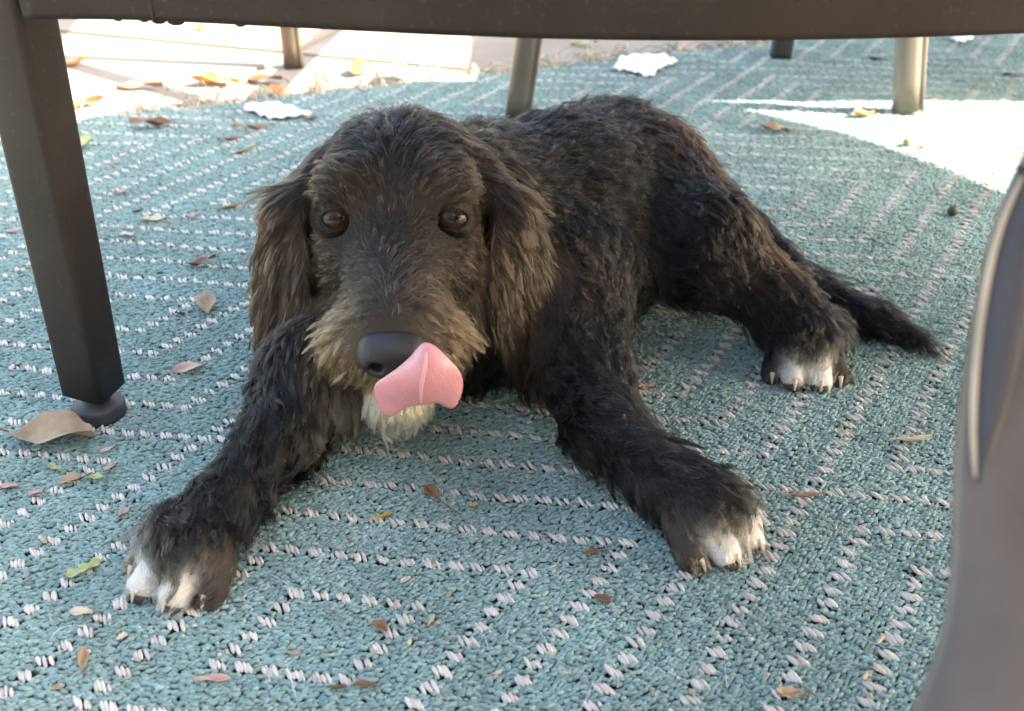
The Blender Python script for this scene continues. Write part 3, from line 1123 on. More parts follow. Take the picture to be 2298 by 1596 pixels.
def build_body():
    h = 0.0030
    lo = np.array([-0.30, 0.46, -0.008])
    hi = np.array([0.40, 1.10, 0.285])
    n = np.ceil((hi - lo) / h).astype(int) + 1
    F = np.full(n, 1.0, np.float32)
    for p in prims:
        if p.get('ghost'):
            continue
        if p['t'] == 'c':
            r = max(p['ra'], p['rb']) + 0.05
            a, b = np.minimum(p['a'], p['b']) - r, np.maximum(p['a'], p['b']) + r
        else:
            r = p['rad'].max() + 0.05
            a, b = p['c'] - r, p['c'] + r
        i0 = np.clip(np.floor((a - lo) / h).astype(int), 0, n)
        i1 = np.clip(np.ceil((b - lo) / h).astype(int) + 1, 0, n)
        if (i1 <= i0).any():
            continue
        ax = [lo[d] + h * np.arange(i0[d], i1[d]) for d in range(3)]
        P = np.stack(np.meshgrid(*ax, indexing='ij'), -1)
        d = sd_cone(P, p['a'], p['b'], p['ra'], p['rb']) if p['t'] == 'c' else sd_ell(P, p['c'], p['rad'], p['R'])
        sl = tuple(slice(i0[q], i1[q]) for q in range(3))
        o = F[sl]
        k = p['k']
        hh = np.maximum(k - np.abs(o - d), 0) / k
        F[sl] = np.minimum(o, d) - hh * hh * k * 0.25
    # eye sockets, flat belly on the floor
    ax = [lo[d] + h * np.arange(n[d]) for d in range(3)]
    X, Y, Z = np.meshgrid(*ax, indexing='ij')
    for e in EYES:
        d = np.sqrt((X - e[0]) ** 2 + (Y - (e[1] - 0.004)) ** 2 + (Z - e[2] - 0.0005) ** 2) - EYE_R * 0.98
        k = 0.004
        F = np.maximum(F, -d)
    F = np.maximum(F, (0.0018 - Z)).astype(np.float64)
    V, Q = surface_nets(F, lo, h)
    return V, Q


V, Q = build_body()
dog_base = (0.0, 0.80, 0.0)
dog = empty("dog", dog_base)
tag(dog, "shaggy dark brown dog with white toes lying on the teal rug, licking its nose", "dog")
skin = noise_mat("dog_skin", (0.014, 0.011, 0.010), (0.024, 0.018, 0.015), 60, 0.8, 0.3, 400)
_nt = skin.node_tree
_a = _nt.nodes.new('ShaderNodeAttribute')
_a.attribute_name = 'coat'
_nt.links.new(_a.outputs['Color'], _nt.nodes['Principled BSDF'].inputs['Base Color'])
body = mesh_obj("body", V, Q, skin, dog)
sm = body.modifiers.new("smooth", 'SMOOTH')
sm.factor = 0.5
sm.iterations = 2
print("body", len(V), len(Q))


def coat():
    T = np.concatenate([Q[:, [0, 1, 2]], Q[:, [0, 2, 3]]])
    fn = np.cross(V[T[:, 1]] - V[T[:, 0]], V[T[:, 2]] - V[T[:, 0]])
    area = np.linalg.norm(fn, axis=1) / 2
    VN = np.zeros_like(V)
    for k in range(3):
        np.add.at(VN, T[:, k], fn)
    VN /= np.linalg.norm(VN, axis=1)[:, None] + 1e-12
    # smooth the normals
    E2 = np.concatenate([Q[:, [0, 1]], Q[:, [1, 2]], Q[:, [2, 3]], Q[:, [3, 0]]])
    for _ in range(2):
        s = VN.copy()
        np.add.at(s, E2[:, 0], VN[E2[:, 1]])
        np.add.at(s, E2[:, 1], VN[E2[:, 0]])
        VN = s / (np.linalg.norm(s, axis=1)[:, None] + 1e-12)
    # attributes at the vertices
    W = np.zeros(len(V))
    flow = np.zeros_like(V)
    col = np.zeros_like(V)
    ln = np.zeros(len(V))
    lift = np.zeros(len(V))
    for i, p in enumerate(prims):
        d = sd_cone(V, p['a'], p['b'], p['ra'], p['rb']) if p['t'] == 'c' else sd_ell(V, p['c'], p['rad'], p['R'])
        w = np.exp(-np.maximum(d, 0) / (0.0022 if (p.get('toe') or p.get('ghost')) else 0.004)) * p['w']
        W += w
        flow += w[:, None] * p['flow']
        col += w[:, None] * p['col']
        ln += w * p['ln']
        lift += w * p['lift']
    W = np.maximum(W, 1e-9)
    flow /= W[:, None]
    col /= W[:, None]
    ln /= W
    lift /= W
    # head guides
    sg = 0.017
    GW = np.zeros(len(V))
    gf, gc, gl, gi = np.zeros_like(V), np.zeros_like(V), np.zeros(len(V)), np.zeros(len(V))
    for (p, f_, l_, c_, li) in guides:
        d2 = ((V - p) ** 2).sum(1)
        w = np.exp(-d2 / (2 * sg * sg))
        GW += w
        gf += w[:, None] * f_
        gc += w[:, None] * c_
        gl += w * l_
        gi += w * li
    m = np.clip(GW * 1.6, 0, 1)
    inv = 1 / np.maximum(GW, 1e-9)
    flow = flow * (1 - m)[:, None] + m[:, None] * gf * inv[:, None]
    col = col * (1 - m)[:, None] + m[:, None] * gc * inv[:, None]
    ln = ln * (1 - m) + m * gl * inv
    lift = lift * (1 - m) + m * gi * inv
    # rusty touches on the haunch
    for c_, s_, k_ in (((0.15, 0.93, 0.15), 0.03, 0.7), ((0.23, 0.86, 0.07), 0.03, 0.8), ((0.20, 0.93, 0.10), 0.03, 0.6)):
        w = np.exp(-((V - np.array(c_)) ** 2).sum(1) / (2 * s_ * s_)) * k_
        col = col * (1 - w)[:, None] + w[:, None] * RUST
    ca = body.data.color_attributes.new('coat', 'FLOAT_COLOR', 'POINT')
    ca.data.foreach_set('color', np.c_[np.clip(col * 0.8, 0.004, 0.8), np.ones(len(V))].astype(np.float32).ravel())
    # density: bare round the eyes, nose, tongue and under the belly
    den = np.ones(len(V))
    for e in EYES:
        q = (V - e - np.array([0, 0, 0.0012])) / np.array([0.0120, 0.02, 0.0086])
        r = np.linalg.norm(q, axis=1)
        den *= np.clip((r - 0.98) / 0.12, 0, 1)
        ln *= np.clip(0.45 + 0.55 * (r - 1) / 1.2, 0.45, 1)
    q = (V - NOSE) / np.array([0.026, 0.022, 0.020])
    r = np.linalg.norm(q, axis=1)
    den *= np.clip((r - 1.0) / 0.1, 0, 1)
    ln *= np.clip(0.35 + 0.65 * (r - 1) / 0.8, 0.35, 1)
    den *= np.where(V[:, 2] < 0.004, 0.15, 1)
    den *= np.where(VN[:, 2] < -0.75, 0.35, 1)
    head = np.linalg.norm(V - hd(0, 0, -2), axis=1) < 0.15
    den *= np.where(head, 1.5, 1.0)
    den *= np.where(V[:, 1] < 0.66, 1.25, 1.0)
    den *= np.where((V[:, 1] > 0.93) & (VN[:, 1] > 0.3), 0.4, 1.0)
    # sample roots
    N = 230000
    tw = area * den[T].mean(1)
    pick = rng.choice(len(T), N, p=tw / tw.sum())
    b = rng.random((N, 2))
    fl_ = b.sum(1) > 1
    b[fl_] = 1 - b[fl_]
    bc = np.c_[1 - b.sum(1), b]

    def itp(A):
        a = A[T[pick]]
        return (a * (bc if a.ndim == 2 else bc[..., None])).sum(1)
    P0 = itp(V)
    n_ = itp(VN)
    n_ /= np.linalg.norm(n_, axis=1)[:, None]
    f_ = itp(flow)
    c_ = itp(col)
    l_ = itp(ln)
    li = itp(lift)
    # swirls of the coat
    def noise3(P, fr, seed):
        r = np.random.default_rng(seed)
        o = np.zeros((len(P), 3))
        for q in range(5):
            k = r.normal(0, 1, (3, 3)) * fr * (1 + 0.4 * q)
            ph = r.random(3) * 6.28
            o += np.sin(P @ k + ph) / (1 + 0.3 * q)
        return o / 2.2
    hdist = np.linalg.norm(P0 - hd(0, -1, -3), axis=1)
    onhead = hdist < 0.135
    earz = np.abs(P0[:, 0] - EYE[0]) > 0.066
    hw = np.where(onhead, np.where(earz, 0.13, 0.24), 0.62)
    f_ = f_ + noise3(P0, 42, 3) * hw[:, None] * 0.55 + noise3(P0, 110, 4) * hw[:, None] * 0.30
    f_ = f_ - n_ * (f_ * n_).sum(1)[:, None]
    f_ /= np.linalg.norm(f_, axis=1)[:, None] + 1e-9
    # tufts
    cell = 0.0105
    jit = noise3(P0, 420, 9) * 0.0026
    ontrunk = (~onhead) & (P0[:, 1] > 0.80) & (P0[:, 0] > -0.02)
    muz = np.linalg.norm(P0 - hd(0, 6, -4), axis=1) < 0.062
    cellv = np.where(muz, 0.0050, np.where(onhead, 0.0062, np.where(ontrunk, 0.0080, cell)))[:, None]
    key = np.floor((P0 + jit * np.where(onhead, 0.6, 1.0)[:, None]) / cellv).astype(np.int64) + (onhead * 5000 + ontrunk * 9000 + muz * 2000)[:, None]
    kid = key[:, 0] * 73856093 ^ key[:, 1] * 19349663 ^ key[:, 2] * 83492791
    u, lead, invk = np.unique(kid, return_index=True, return_inverse=True)
    ncl = len(u)
    L = l_ * np.clip(rng.normal(1.0, 0.20, N), 0.45, 1.35) * (0.80 + 0.32 * rng.random(ncl))[invk]
    f_ = f_ + rng.normal(0, 0.16, (N, 3)) + (rng.normal(0, 0.15, (ncl, 3)) * 1.0)[invk] * np.minimum(hw * 1.6, 1)[:, None]
    li = np.clip(li + rng.normal(0, 0.08, N) + rng.normal(0, 0.10, ncl)[invk], 0.05, 1.1)
    b_ = np.cross(n_, f_)
    b_ /= np.linalg.norm(b_, axis=1)[:, None] + 1e-9
    K = 8
    s = np.linspace(0, 1, K)
    ph = rng.random(ncl)[invk] * 6.28
    am = (0.03 + 0.13 * rng.random(ncl))[invk] * L * np.minimum(hw * 1.6, 1)
    frq = (3.5 + 3.5 * rng.random(ncl))[invk]
    S = s[None, :, None]
    P = (P0[:, None] - n_[:, None] * 0.0006
         + f_[:, None] * (L[:, None, None] * S)
         + n_[:, None] * (L[:, None, None] * li[:, None, None] * (1.35 * S - 0.95 * S ** 2)))
    wav = (am[:, None] * s[None] * np.sin(frq[:, None] * s[None] * 1.9 + ph[:, None]))[..., None]
    wav2 = (am[:, None] * 0.6 * s[None] * np.cos(frq[:, None] * s[None] * 1.6 + ph[:, None] * 1.7))[..., None]
    P = P + b_[:, None] * wav + n_[:, None] * wav2
    P[..., 2] -= 0.16 * L[:, None] * s[None] ** 2
    # tufts draw together towards the tip
    PL = P[lead][invk]
    dist = np.linalg.norm(P0 - P0[lead][invk], axis=1)
    stray = (rng.random(N) < 0.08)
    cw = np.where(stray, 0.2, 0.93) * np.clip(1.25 - dist / 0.015, 0, 1)
    P = P + (cw[:, None] * s[None] ** 1.0)[..., None] * (PL - P)
    # keep hair above the floor and out of the eyes, nose and body
    P[..., 2] = np.maximum(P[..., 2], 0.0022)
    for e in EYES:
        d = P - (e + np.array([0, -0.002, 0]))
        q = d / np.array([0.0116, 0.022, 0.0080])
        r = np.linalg.norm(q, axis=-1)
        k = np.where((r < 1) & (d[..., 1] < 0.004), 1 / np.maximum(r, 0.3), 1)
        d2 = d.copy()
        d2[..., 0] *= k
        d2[..., 2] *= k
        P = e + np.array([0, -0.002, 0]) + d2
    q = (P - NOSE) / np.array([0.026, 0.020, 0.019])
    r = np.linalg.norm(q, axis=-1)
    keep = ~((r[:, 2:] < 0.93).any(1))
    # colour of the single hairs
    tone = np.exp(rng.normal(0, 0.22, N)) * np.exp(rng.normal(0, 0.32, ncl))[invk]
    big = noise3(P0, 60, 21)[:, 0]
    tone *= np.exp(0.25 * big)
    c_ = c_ * tone[:, None]
    pale = rng.random(N) < np.where(c_.max(1) < 0.2, np.where(onhead, 0.15, np.where(ontrunk, 0.05, 0.11)), 0.0)  # paler hairs; their colour also stands in for highlights on the coat
    c_[pale] = c_[pale] * 1.6 + np.where(onhead, 1.0, 0.85)[pale][:, None] * np.array([0.062, 0.049, 0.037]) * (0.4 + 0.9 * rng.random((pale.sum(), 1)))
    c_ = np.clip(c_, 0.004, 0.9)
    rad = np.full((N, K), 0.000175) * np.linspace(1, 0.28, K)[None]
    rad *= (0.75 + 0.5 * rng.random(N))[:, None]
    P, rad, c_ = P[keep], rad[keep], c_[keep]
    # short hair on the eyelids, lying away from the opening
    lp, lc = [], []
    for e, sg_ in zip(EYES, (-1, 1)):
        for _ in range(2600):
            a = rng.random() * 2 * math.pi
            k0 = 1.14 + 0.50 * rng.random()
            p0 = np.array(lid_point(e, sg_, a, k0, 1.07))
            da = rng.normal(0, 0.10) + 0.25 * math.cos(a)
            p1 = np.array(lid_point(e, sg_, a + da, k0 + 0.5, 1.16))
            d1 = (p1 - p0) / (np.linalg.norm(p1 - p0) + 1e-9)
            nn = (p0 - e) / np.linalg.norm(p0 - e)
            ll = 0.0045 + 0.003 * rng.random()
            lp.append(p0 + s[:, None] * ll * d1 + (s * (1 - 0.5 * s))[:, None] * ll * 0.30 * nn)
            lc.append((DARK * 1.2 + BROWN * 0.9 * rng.random()) * math.exp(rng.normal(0, 0.3)))
    lp = np.array(lp)
    P = np.concatenate([P, lp])
    rad = np.concatenate([rad, np.full((len(lp), K), 0.00014) * np.linspace(1, 0.3, K)[None]])
    c_ = np.concatenate([c_, np.array(lc)])
    keep = np.ones(len(P), bool)
    o = curves_obj("fur", P[keep], rad[keep], c_[keep], hair_mat("dog_hair"), dog, "stuff")
    o["label"] = "shaggy wavy dark brown coat with tan muzzle and white toes"
    print("hairs", keep.sum(), "tufts", ncl)


coat()


# --- eyes
def make_eye(c, sg):
    m, nt, b = new_mat("dog_eye")
    tc = nt.nodes.new("ShaderNodeTexCoord")
    sep = nt.nodes.new("ShaderNodeVectorMath")
    sep.operation = 'DISTANCE'
    nt.links.new(tc.outputs["Object"], sep.inputs[0])
    look = Vector((-c[0], -c[1], CAM_H - c[2])).normalized()
    sep.inputs[1].default_value = tuple(Vector(c) - Vector(dog_base) * 0 + look * EYE_R)
    ramp = nt.nodes.new("ShaderNodeValToRGB")
    ramp.color_ramp.elements[0].position = 0.0
    ramp.color_ramp.elements[0].color = (0.002, 0.002, 0.002, 1)
    mr = nt.nodes.new("ShaderNodeMapRange")
    mr.inputs[2].default_value = 0.02
    nt.links.new(sep.outputs["Value"], mr.inputs[0])
    nt.links.new(mr.outputs[0], ramp.inputs[0])
    els = ramp.color_ramp.elements
    els[1].position = 1.0
    els[1].color = (0.05, 0.04, 0.035, 1)
    for p, c3 in ((0.16, (0.002, 0.002, 0.002)), (0.20, (0.026, 0.012, 0.006)), (0.36, (0.040, 0.020, 0.009)), (0.42, (0.02, 0.010, 0.006)), (0.48, (0.012, 0.009, 0.008))):
        e = els.new(p)
        e.color = (*c3, 1)
    nt.links.new(ramp.outputs[0], b.inputs["Base Color"])
    b.inputs["Roughness"].default_value = 0.6
    b.inputs["Specular IOR Level"].default_value = 0.0
    b.inputs["Coat Weight"].default_value = 1.0
    b.inputs["Coat Roughness"].default_value = 0.01
    b.inputs["Coat IOR"].default_value = 1.36
    bm = bmesh.new()
    bmesh.ops.create_uvsphere(bm, u_segments=40, v_segments=24, radius=EYE_R)
    # corneal bulge towards the viewer
    for v in bm.verts:
        d = v.co.normalized().dot(look)
        v.co += look * 0.0012 * max(0, (d - 0.75) / 0.25) ** 1.3
        v.co += Vector(c)
    eye = bm_obj("eye", bm, m, dog)
    # lids: a dark almond rim lying on the ball
    rim = noise_mat("eyelid_skin", (0.010, 0.0075, 0.0065), (0.018, 0.013, 0.011), 200, 0.6, 0.3, 500, spec=0.2)
    n = 40
    verts, faces = [], []
    rings = ((0.97, 0.985), (1.0, 1.045), (1.10, 1.075), (1.30, 1.075), (1.62, 1.06))
    for k, rr in rings:
        for i in range(n):
            a = 2 * math.pi * i / n
            verts.append(lid_point(c, sg, a, k, rr))
    for j in range(len(rings) - 1):
        for i in range(n):
            i2 = (i + 1) % n
            faces.append((j * n + i, j * n + i2, (j + 1) * n + i2, (j + 1) * n + i))
    mesh_obj("eyelid", verts, faces, rim, dog)


for e, sg in zip(EYES, (-1, 1)):
    make_eye(tuple(e), sg)


# --- nose
def make_nose():
    h = 0.0011
    lo = NOSE - np.array([0.032, 0.026, 0.026])
    n = (np.array([64, 52, 52]) * 0.001 / h).astype(int)
    ax = [lo[d] + h * np.arange(n[d]) for d in range(3)]
    P = np.stack(np.meshgrid(*ax, indexing='ij'), -1)
    I3 = np.eye(3)

    def smin(a, b, k):
        hh = np.maximum(k - np.abs(a - b), 0) / k
        return np.minimum(a, b) - hh * hh * k * 0.25
    F = sd_ell(P, hd(0, 9.6, -4.7), np.array([0.0215, 0.0155, 0.0122]), I3)
    for sg in (-1, 1):
        F = smin(F, sd_ell(P, hd(1.22 * sg, 10.0, -5.4), np.array([0.0108, 0.0118, 0.0115]), I3), 0.006)
    F = smin(F, sd_ell(P, hd(0, 10.0, -6.2), np.array([0.010, 0.0105, 0.0105]), I3), 0.008)
    for sg in (-1, 1):
        nd = sd_ell(P, hd(1.05 * sg, 11.1, -5.6), np.array([0.0048, 0.010, 0.0040]), I3)
        sl = sd_cone(P, hd(1.3 * sg, 11.2, -5.9), hd(2.5 * sg, 9.9, -6.3), 0.0024, 0.0012)
        cut = np.minimum(nd, sl)
        k = 0.003
        hh = np.maximum(k - np.abs(F + cut), 0) / k
        F = np.maximum(F, -cut) + hh * hh * k * 0.25
    gr = sd_cone(P, hd(0, 11.4, -5.4), hd(0, 11.0, -7.4), 0.0010, 0.0012)
    F = np.maximum(F, -gr)
    Vn, Qn = surface_nets(F, lo, h)
    m, nt, b = new_mat("dog_nose")
    b.inputs["Base Color"].default_value = (0.020, 0.019, 0.020, 1)
    b.inputs["Roughness"].default_value = 0.42
    tc = nt.nodes.new("ShaderNodeTexCoord")
    vo = nt.nodes.new("ShaderNodeTexVoronoi")
    vo.inputs["Scale"].default_value = 900
    nt.links.new(tc.outputs["Object"], vo.inputs["Vector"])
    bp = nt.nodes.new("ShaderNodeBump")
    bp.inputs["Strength"].default_value = 0.5
    bp.inputs["Distance"].default_value = 0.0006
    nt.links.new(vo.outputs[0], bp.inputs["Height"])
    nt.links.new(bp.outputs[0], b.inputs["Normal"])
    o = mesh_obj("nose", Vn, Qn, m, dog)
    s = o.modifiers.new("smooth", 'SMOOTH')
    s.iterations = 4


make_nose()


# --- tongue curled up over the nose
def make_tongue():
    # rows across the tongue from the mouth to the tip: (row centre, half widths left/right, forward)
    yn = NOSE[1] - 0.016
    rows = [
        ([(866, 946), (884, 944), (910, 908), (942, 911), (976, 898), (996, 922), (1016, 926)], -0.004, 0.000),
        ([(850, 915), (876, 912), (908, 902), (944, 903), (984, 894), (1008, 900), (1032, 900)], -0.008, 0.003),
        ([(837, 890), (868, 888), (906, 882), (946, 880), (988, 872), (1016, 876), (1041, 872)], -0.012, 0.006),
        ([(836, 868), (868, 866), (908, 860), (949, 857), (990, 848), (1016, 850), (1040, 846)], -0.014, 0.008),
        ([(848, 852), (880, 845), (915, 836), (952, 832), (990, 824), (1010, 828), (1030, 828)], -0.014, 0.007),
        ([(885, 838), (903, 826), (926, 814), (954, 808), (985, 803), (1000, 808), (1014, 812)], -0.012, 0.005),
        ([(925, 808), (932, 800), (942, 790), (956, 784), (974, 786), (984, 790), (992, 795)], -0.008, 0.003),
        ([(944, 780), (947, 775), (951, 770), (956, 768), (962, 771), (966, 776), (970, 781)], -0.004, 0.001),
    ]
    nu = 7
    grid = []
    for (ps, fw, cb) in rows:
        r = []
        for i, (px, py) in enumerate(ps):
            t = i / 3 - 1
            y = yn + fw + cb * abs(t) ** 2.2 * 1.5 - 0.0022 * math.cos(t * math.pi * 2) * (fw < -0.006)
            r.append(at_y(px, py, y))
        grid.append(r)
    # root of the tongue goes back into the mouth
    root = [Vector((p.x * 0.75 + NOSE[0] * 0.25 + 0.008, p.y + 0.03, p.z + 0.004)) for p in grid[0]]
    grid = [root] + grid
    verts = [p for r in grid for p in r]
    faces = []
    for j in range(len(grid) - 1):
        for i in range(nu - 1):
            a = j * nu + i
            faces.append((a, a + 1, a + nu + 1, a + nu))
    m, nt, b = new_mat("tongue")
    tc = nt.nodes.new("ShaderNodeTexCoord")
    n1 = nt.nodes.new("ShaderNodeTexNoise")
    n1.inputs["Scale"].default_value = 90
    nt.links.new(tc.outputs["Object"], n1.inputs["Vector"])
    mx = nt.nodes.new("ShaderNodeMix")
    mx.data_type = 'RGBA'
    mx.inputs["A"].default_value = (0.62, 0.235, 0.265, 1)
    mx.inputs["B"].default_value = (0.74, 0.36, 0.38, 1)
    nt.links.new(n1.outputs[0], mx.inputs["Factor"])
    nt.links.new(mx.outputs["Result"], b.inputs["Base Color"])
    b.inputs["Roughness"].default_value = 0.24
    b.inputs["Coat Weight"].default_value = 0.6
    b.inputs["Coat Roughness"].default_value = 0.12
    b.inputs["Subsurface Weight"].default_value = 0.35
    b.inputs["Subsurface Radius"].default_value = (0.006, 0.002, 0.0015)
    b.inputs["Subsurface Scale"].default_value = 0.6
    n2 = nt.nodes.new("ShaderNodeTexVoronoi")
    n2.inputs["Scale"].default_value = 700
    nt.links.new(tc.outputs["Object"], n2.inputs["Vector"])
    bp = nt.nodes.new("ShaderNodeBump")
    bp.inputs["Strength"].default_value = 0.55
    bp.inputs["Distance"].default_value = 0.0009
    nt.links.new(n2.outputs[0], bp.inputs["Height"])
    nt.links.new(bp.outputs[0], b.inputs["Normal"])
    o = mesh_obj("tongue", verts, faces, m, dog)
    sd = o.modifiers.new("thick", 'SOLIDIFY')
    sd.thickness = 0.0042
    sd.offset = 0
    ss = o.modifiers.new("sub", 'SUBSURF')
    ss.levels = ss.render_levels = 2
    # pale crease along the middle
    m2, nt2, b2 = new_mat("tongue_crease")
    b2.inputs["Base Color"].default_value = (0.72, 0.36, 0.36, 1)
    b2.inputs["Roughness"].default_value = 0.3
    path = [(grid[j][nu // 2] + Vector((0.0008 * math.sin(j * 1.3), -0.0020, 0))) for j in range(2, len(grid) - 1)]
    v, f = sweep(path, circle(0.0015, 8), Vector((0, 1, 0)), [0.4, 0.9, 1, 1, 0.9, 0.6, 0.2][:len(path)] + [0.2] * max(0, len(path) - 7))
    cr = mesh_obj("crease", v, f, m2, o)
    ss = cr.modifiers.new("sub", 'SUBSURF')
    ss.levels = ss.render_levels = 2


make_tongue()


# --- claws and pads
def make_claws():
    mc = noise_mat("claw", (0.55, 0.45, 0.34), (0.68, 0.58, 0.45), 120, 0.35, 0.1, 300)
    mp = noise_mat("paw_pad", (0.030, 0.026, 0.026), (0.055, 0.046, 0.045), 150, 0.6, 0.5, 500)
    for i, (a, b, r, hv, sv) in enumerate(toes):
        a, b, hv3 = Vector(a), Vector(b), Vector(hv)
        tip0 = b + hv3 * r * 0.74 + Vector((0, 0, r * 0.25))
        path, sc = [], []
        for k in range(6):
            t = k / 5
            path.append(tip0 + hv3 * (0.0048 * t) + Vector((0, 0, -0.0065 * t * t - 0.001 * t)))
            sc.append(1 - 0.72 * t)
        for p in path:
            p.z = max(p.z, 0.0015)
        v, f = sweep(path, circle(0.0024, 10), Vector((0, 0, 1)), sc)
        mesh_obj("claw", v, f, mc, dog)
        bm = bmesh.new()
        bmesh.ops.create_uvsphere(bm, u_segments=14, v_segments=8, radius=1)
        for vv in bm.verts:
            q = vv.co
            p = b + hv3 * (r * 0.45 + q.x * r * 0.62) + Vector(sv) * q.y * r * 0.72 + Vector((0, 0, q.z * r * 0.52 - r * 0.42))
            p.z = max(p.z, 0.0012)
            vv.co = p
        bm_obj("paw_pad", bm, mp, dog)


make_claws()

# ------------------------------------------------------------------ leaves, paper and seeds
LEAFC = {
    "tan": ((0.30, 0.20, 0.12), (0.42, 0.30, 0.19)), "brown": ((0.16, 0.075, 0.035), (0.24, 0.12, 0.06)),
    "pink": ((0.46, 0.30, 0.24), (0.55, 0.38, 0.30)), "green": ((0.30, 0.36, 0.16), (0.42, 0.46, 0.24)),
    "bright": ((0.38, 0.50, 0.10), (0.50, 0.60, 0.18)), "orange": ((0.50, 0.24, 0.06), (0.62, 0.34, 0.12)),
    "dark": ((0.03, 0.024, 0.022), (0.06, 0.045, 0.04)), "gold": ((0.42, 0.30, 0.08), (0.52, 0.40, 0.14)),
    "pale": ((0.52, 0.46, 0.34), (0.62, 0.55, 0.42)),
}
leaf_mats = {}


def leaf_mat(c):
    if c not in leaf_mats:
        a, b_ = LEAFC[c]
        m = noise_mat("leaf_" + c, a, b_, 70, 0.65, 0.4, 220, dist=0.0006)
        bs = m.node_tree.nodes["Principled BSDF"]
        leaf_mats[c] = m
    return leaf_mats[c]


def leaf(px, py, length, width, rot, color, label, curl=0.35, kind="oval", stem=0.25, z=0.002, fold=0.4, tilt=0.0, name="dry_leaf", group=None):
    """a curled leaf blade with a midrib and stalk lying at the place seen at (px, py)"""
    p = at(px, py, z)
    r = random.Random(int(px * 7 + py * 13))
    nl, nw = 13, 7
    pts = {}
    verts, faces = [], []
    k1, k2 = r.uniform(2, 5), r.uniform(0, 6)
    c0 = r.choice((0.12, 0.2, 0.8, 0.9))
    for i in range(nl):
        t = i / (nl - 1)
        if kind == "oval":
            w = math.sin(math.pi * min(1, t * 0.96 + 0.02)) ** 0.75
        elif kind == "narrow":
            w = math.sin(math.pi * t) ** 0.6 * 0.9
        elif kind == "torn":
            w = (math.sin(math.pi * t) ** 0.5) * (0.72 + 0.28 * math.sin(t * 17 + k2))
        else:  # lobed
            w = math.sin(math.pi * t) ** 0.6 * (0.68 + 0.32 * abs(math.cos(t * math.pi * 2.5)))
        for j in range(nw):
            s_ = j / (nw - 1) * 2 - 1
            x = (t - 0.5) * length
            y = s_ * w * width / 2
            zz = fold * abs(s_) * w * width * 0.5 + curl * length * 0.30 * (t - c0) ** 2 / max(c0, 1 - c0) ** 2 + 0.05 * length * math.sin(k1 * t * 2 + k2 + s_ * 2)
            zz -= 0.0012 * math.exp(-(s_ / 0.2) ** 2)
            verts.append(Vector((x, y, zz)))
    for i in range(nl - 1):
        for j in range(nw - 1):
            a = i * nw + j
            faces.append((a, a + 1, a + nw + 1, a + nw))
    M3 = Matrix.Rotation(R(rot), 3, 'Z') @ Matrix.Rotation(R(tilt), 3, 'X')
    verts = [M3 @ v for v in verts]
    zmin = min(v.z for v in verts)
    lf = empty(name, (p.x, p.y, z))
    tag(lf, label, "leaf", group)
    wv = [Vector((v.x + p.x, v.y + p.y, v.z - zmin + z + 0.0006)) for v in verts]
    bl = mesh_obj("blade", wv, faces, leaf_mat(color), lf)
    sd = bl.modifiers.new("thick", 'SOLIDIFY')
    sd.thickness = 0.0006
    ss = bl.modifiers.new("sub", 'SUBSURF')
    ss.levels = ss.render_levels = 1
    mid = [wv[i * nw + nw // 2] + Vector((0, 0, 0.0006)) for i in range(nl)]
    if stem > 0:
        d = (mid[-1] - mid[-3]).normalized()
        side = Vector((-d.y, d.x, 0))
        e1 = mid[-1] + d * length * stem * 0.5 + side * length * 0.04
        e2 = mid[-1] + d * length * stem + side * length * r.uniform(-0.1, 0.12)
        e1.z = max(e1.z, z + 0.001)
        e2.z = z + 0.001
        mid = mid + [e1, e2]
    v, f = sweep(mid, circle(max(0.0004, length * 0.011), 6), Vector((0, 0, 1)), [0.5 + 0.8 * i / len(mid) for i in range(len(mid))])
    mesh_obj("midrib", v, f, leaf_mat("brown" if color not in ("green", "bright") else "green"), lf)
    return lf


# the ones beside the near leg
leaf(122, 996, 0.072, 0.046, 170, "tan", "large split tan leaf lying against the bronze chair's foot", 0.45, "lobed", 0.35, fold=0.5)
leaf(160, 1083, 0.016, 0.013, 20, "tan", "short rounded tan leaf just below the large split leaf", 0.3, "oval", 0.9)
leaf(212, 1078, 0.016, 0.009, -10, "green", "pale green scrap touching the short rounded tan leaf", 0.4, "torn", 0.1)
leaf(125, 1057, 0.014, 0.007, -20, "green", "pale green curled scrap above the short rounded tan leaf", 0.5, "torn", 0.2)
leaf(248, 1058, 0.014, 0.007, 70, "pink", "hooked pinkish leaf bit between the chair foot and the paw", 0.9, "narrow", 0.2)
leaf(243, 1015, 0.013, 0.004, 50, "pale", "thin pale sliver of leaf below the tip of the large split leaf", 0.4, "narrow", 0.1)
leaf(22, 1098, 0.013, 0.006, 10, "pink", "flat pinkish leaf bit at the rug's edge of the litter by the chair foot", 0.2, "oval", 0)
leaf(80, 1112, 0.011, 0.005, 20, "pink", "narrow pink leaf bit left of the short rounded tan leaf's stalk", 0.2, "narrow", 0.1)
leaf(280, 1155, 0.012, 0.006, 70, "pink", "small oval pink leaf beside the dog's forearm", 0.2, "oval", 0.1)
leaf(190, 1287, 0.023, 0.013, 30, "green", "pale green crumpled leaf next to the white-toed paw", 0.5, "torn", 0.3)
leaf(184, 1382, 0.014, 0.008, 5, "pale", "pale oval leaf on the rug in front of the green crumpled leaf", 0.3, "oval", 0.1)
leaf(276, 1435, 0.007, 0.007, 40, "pale", "tiny square pale scrap in front of the white-toed paw", 0.3, "torn", 0)
leaf(190, 1488, 0.016, 0.007, -75, "tan", "upright tan leaf bit with a dark tip on the near rug", 0.6, "oval", 0.2)
leaf(478, 1532, 0.022, 0.006, 5, "pink", "long narrow pinkish leaf lying on the near rug", 0.15, "narrow", 0)
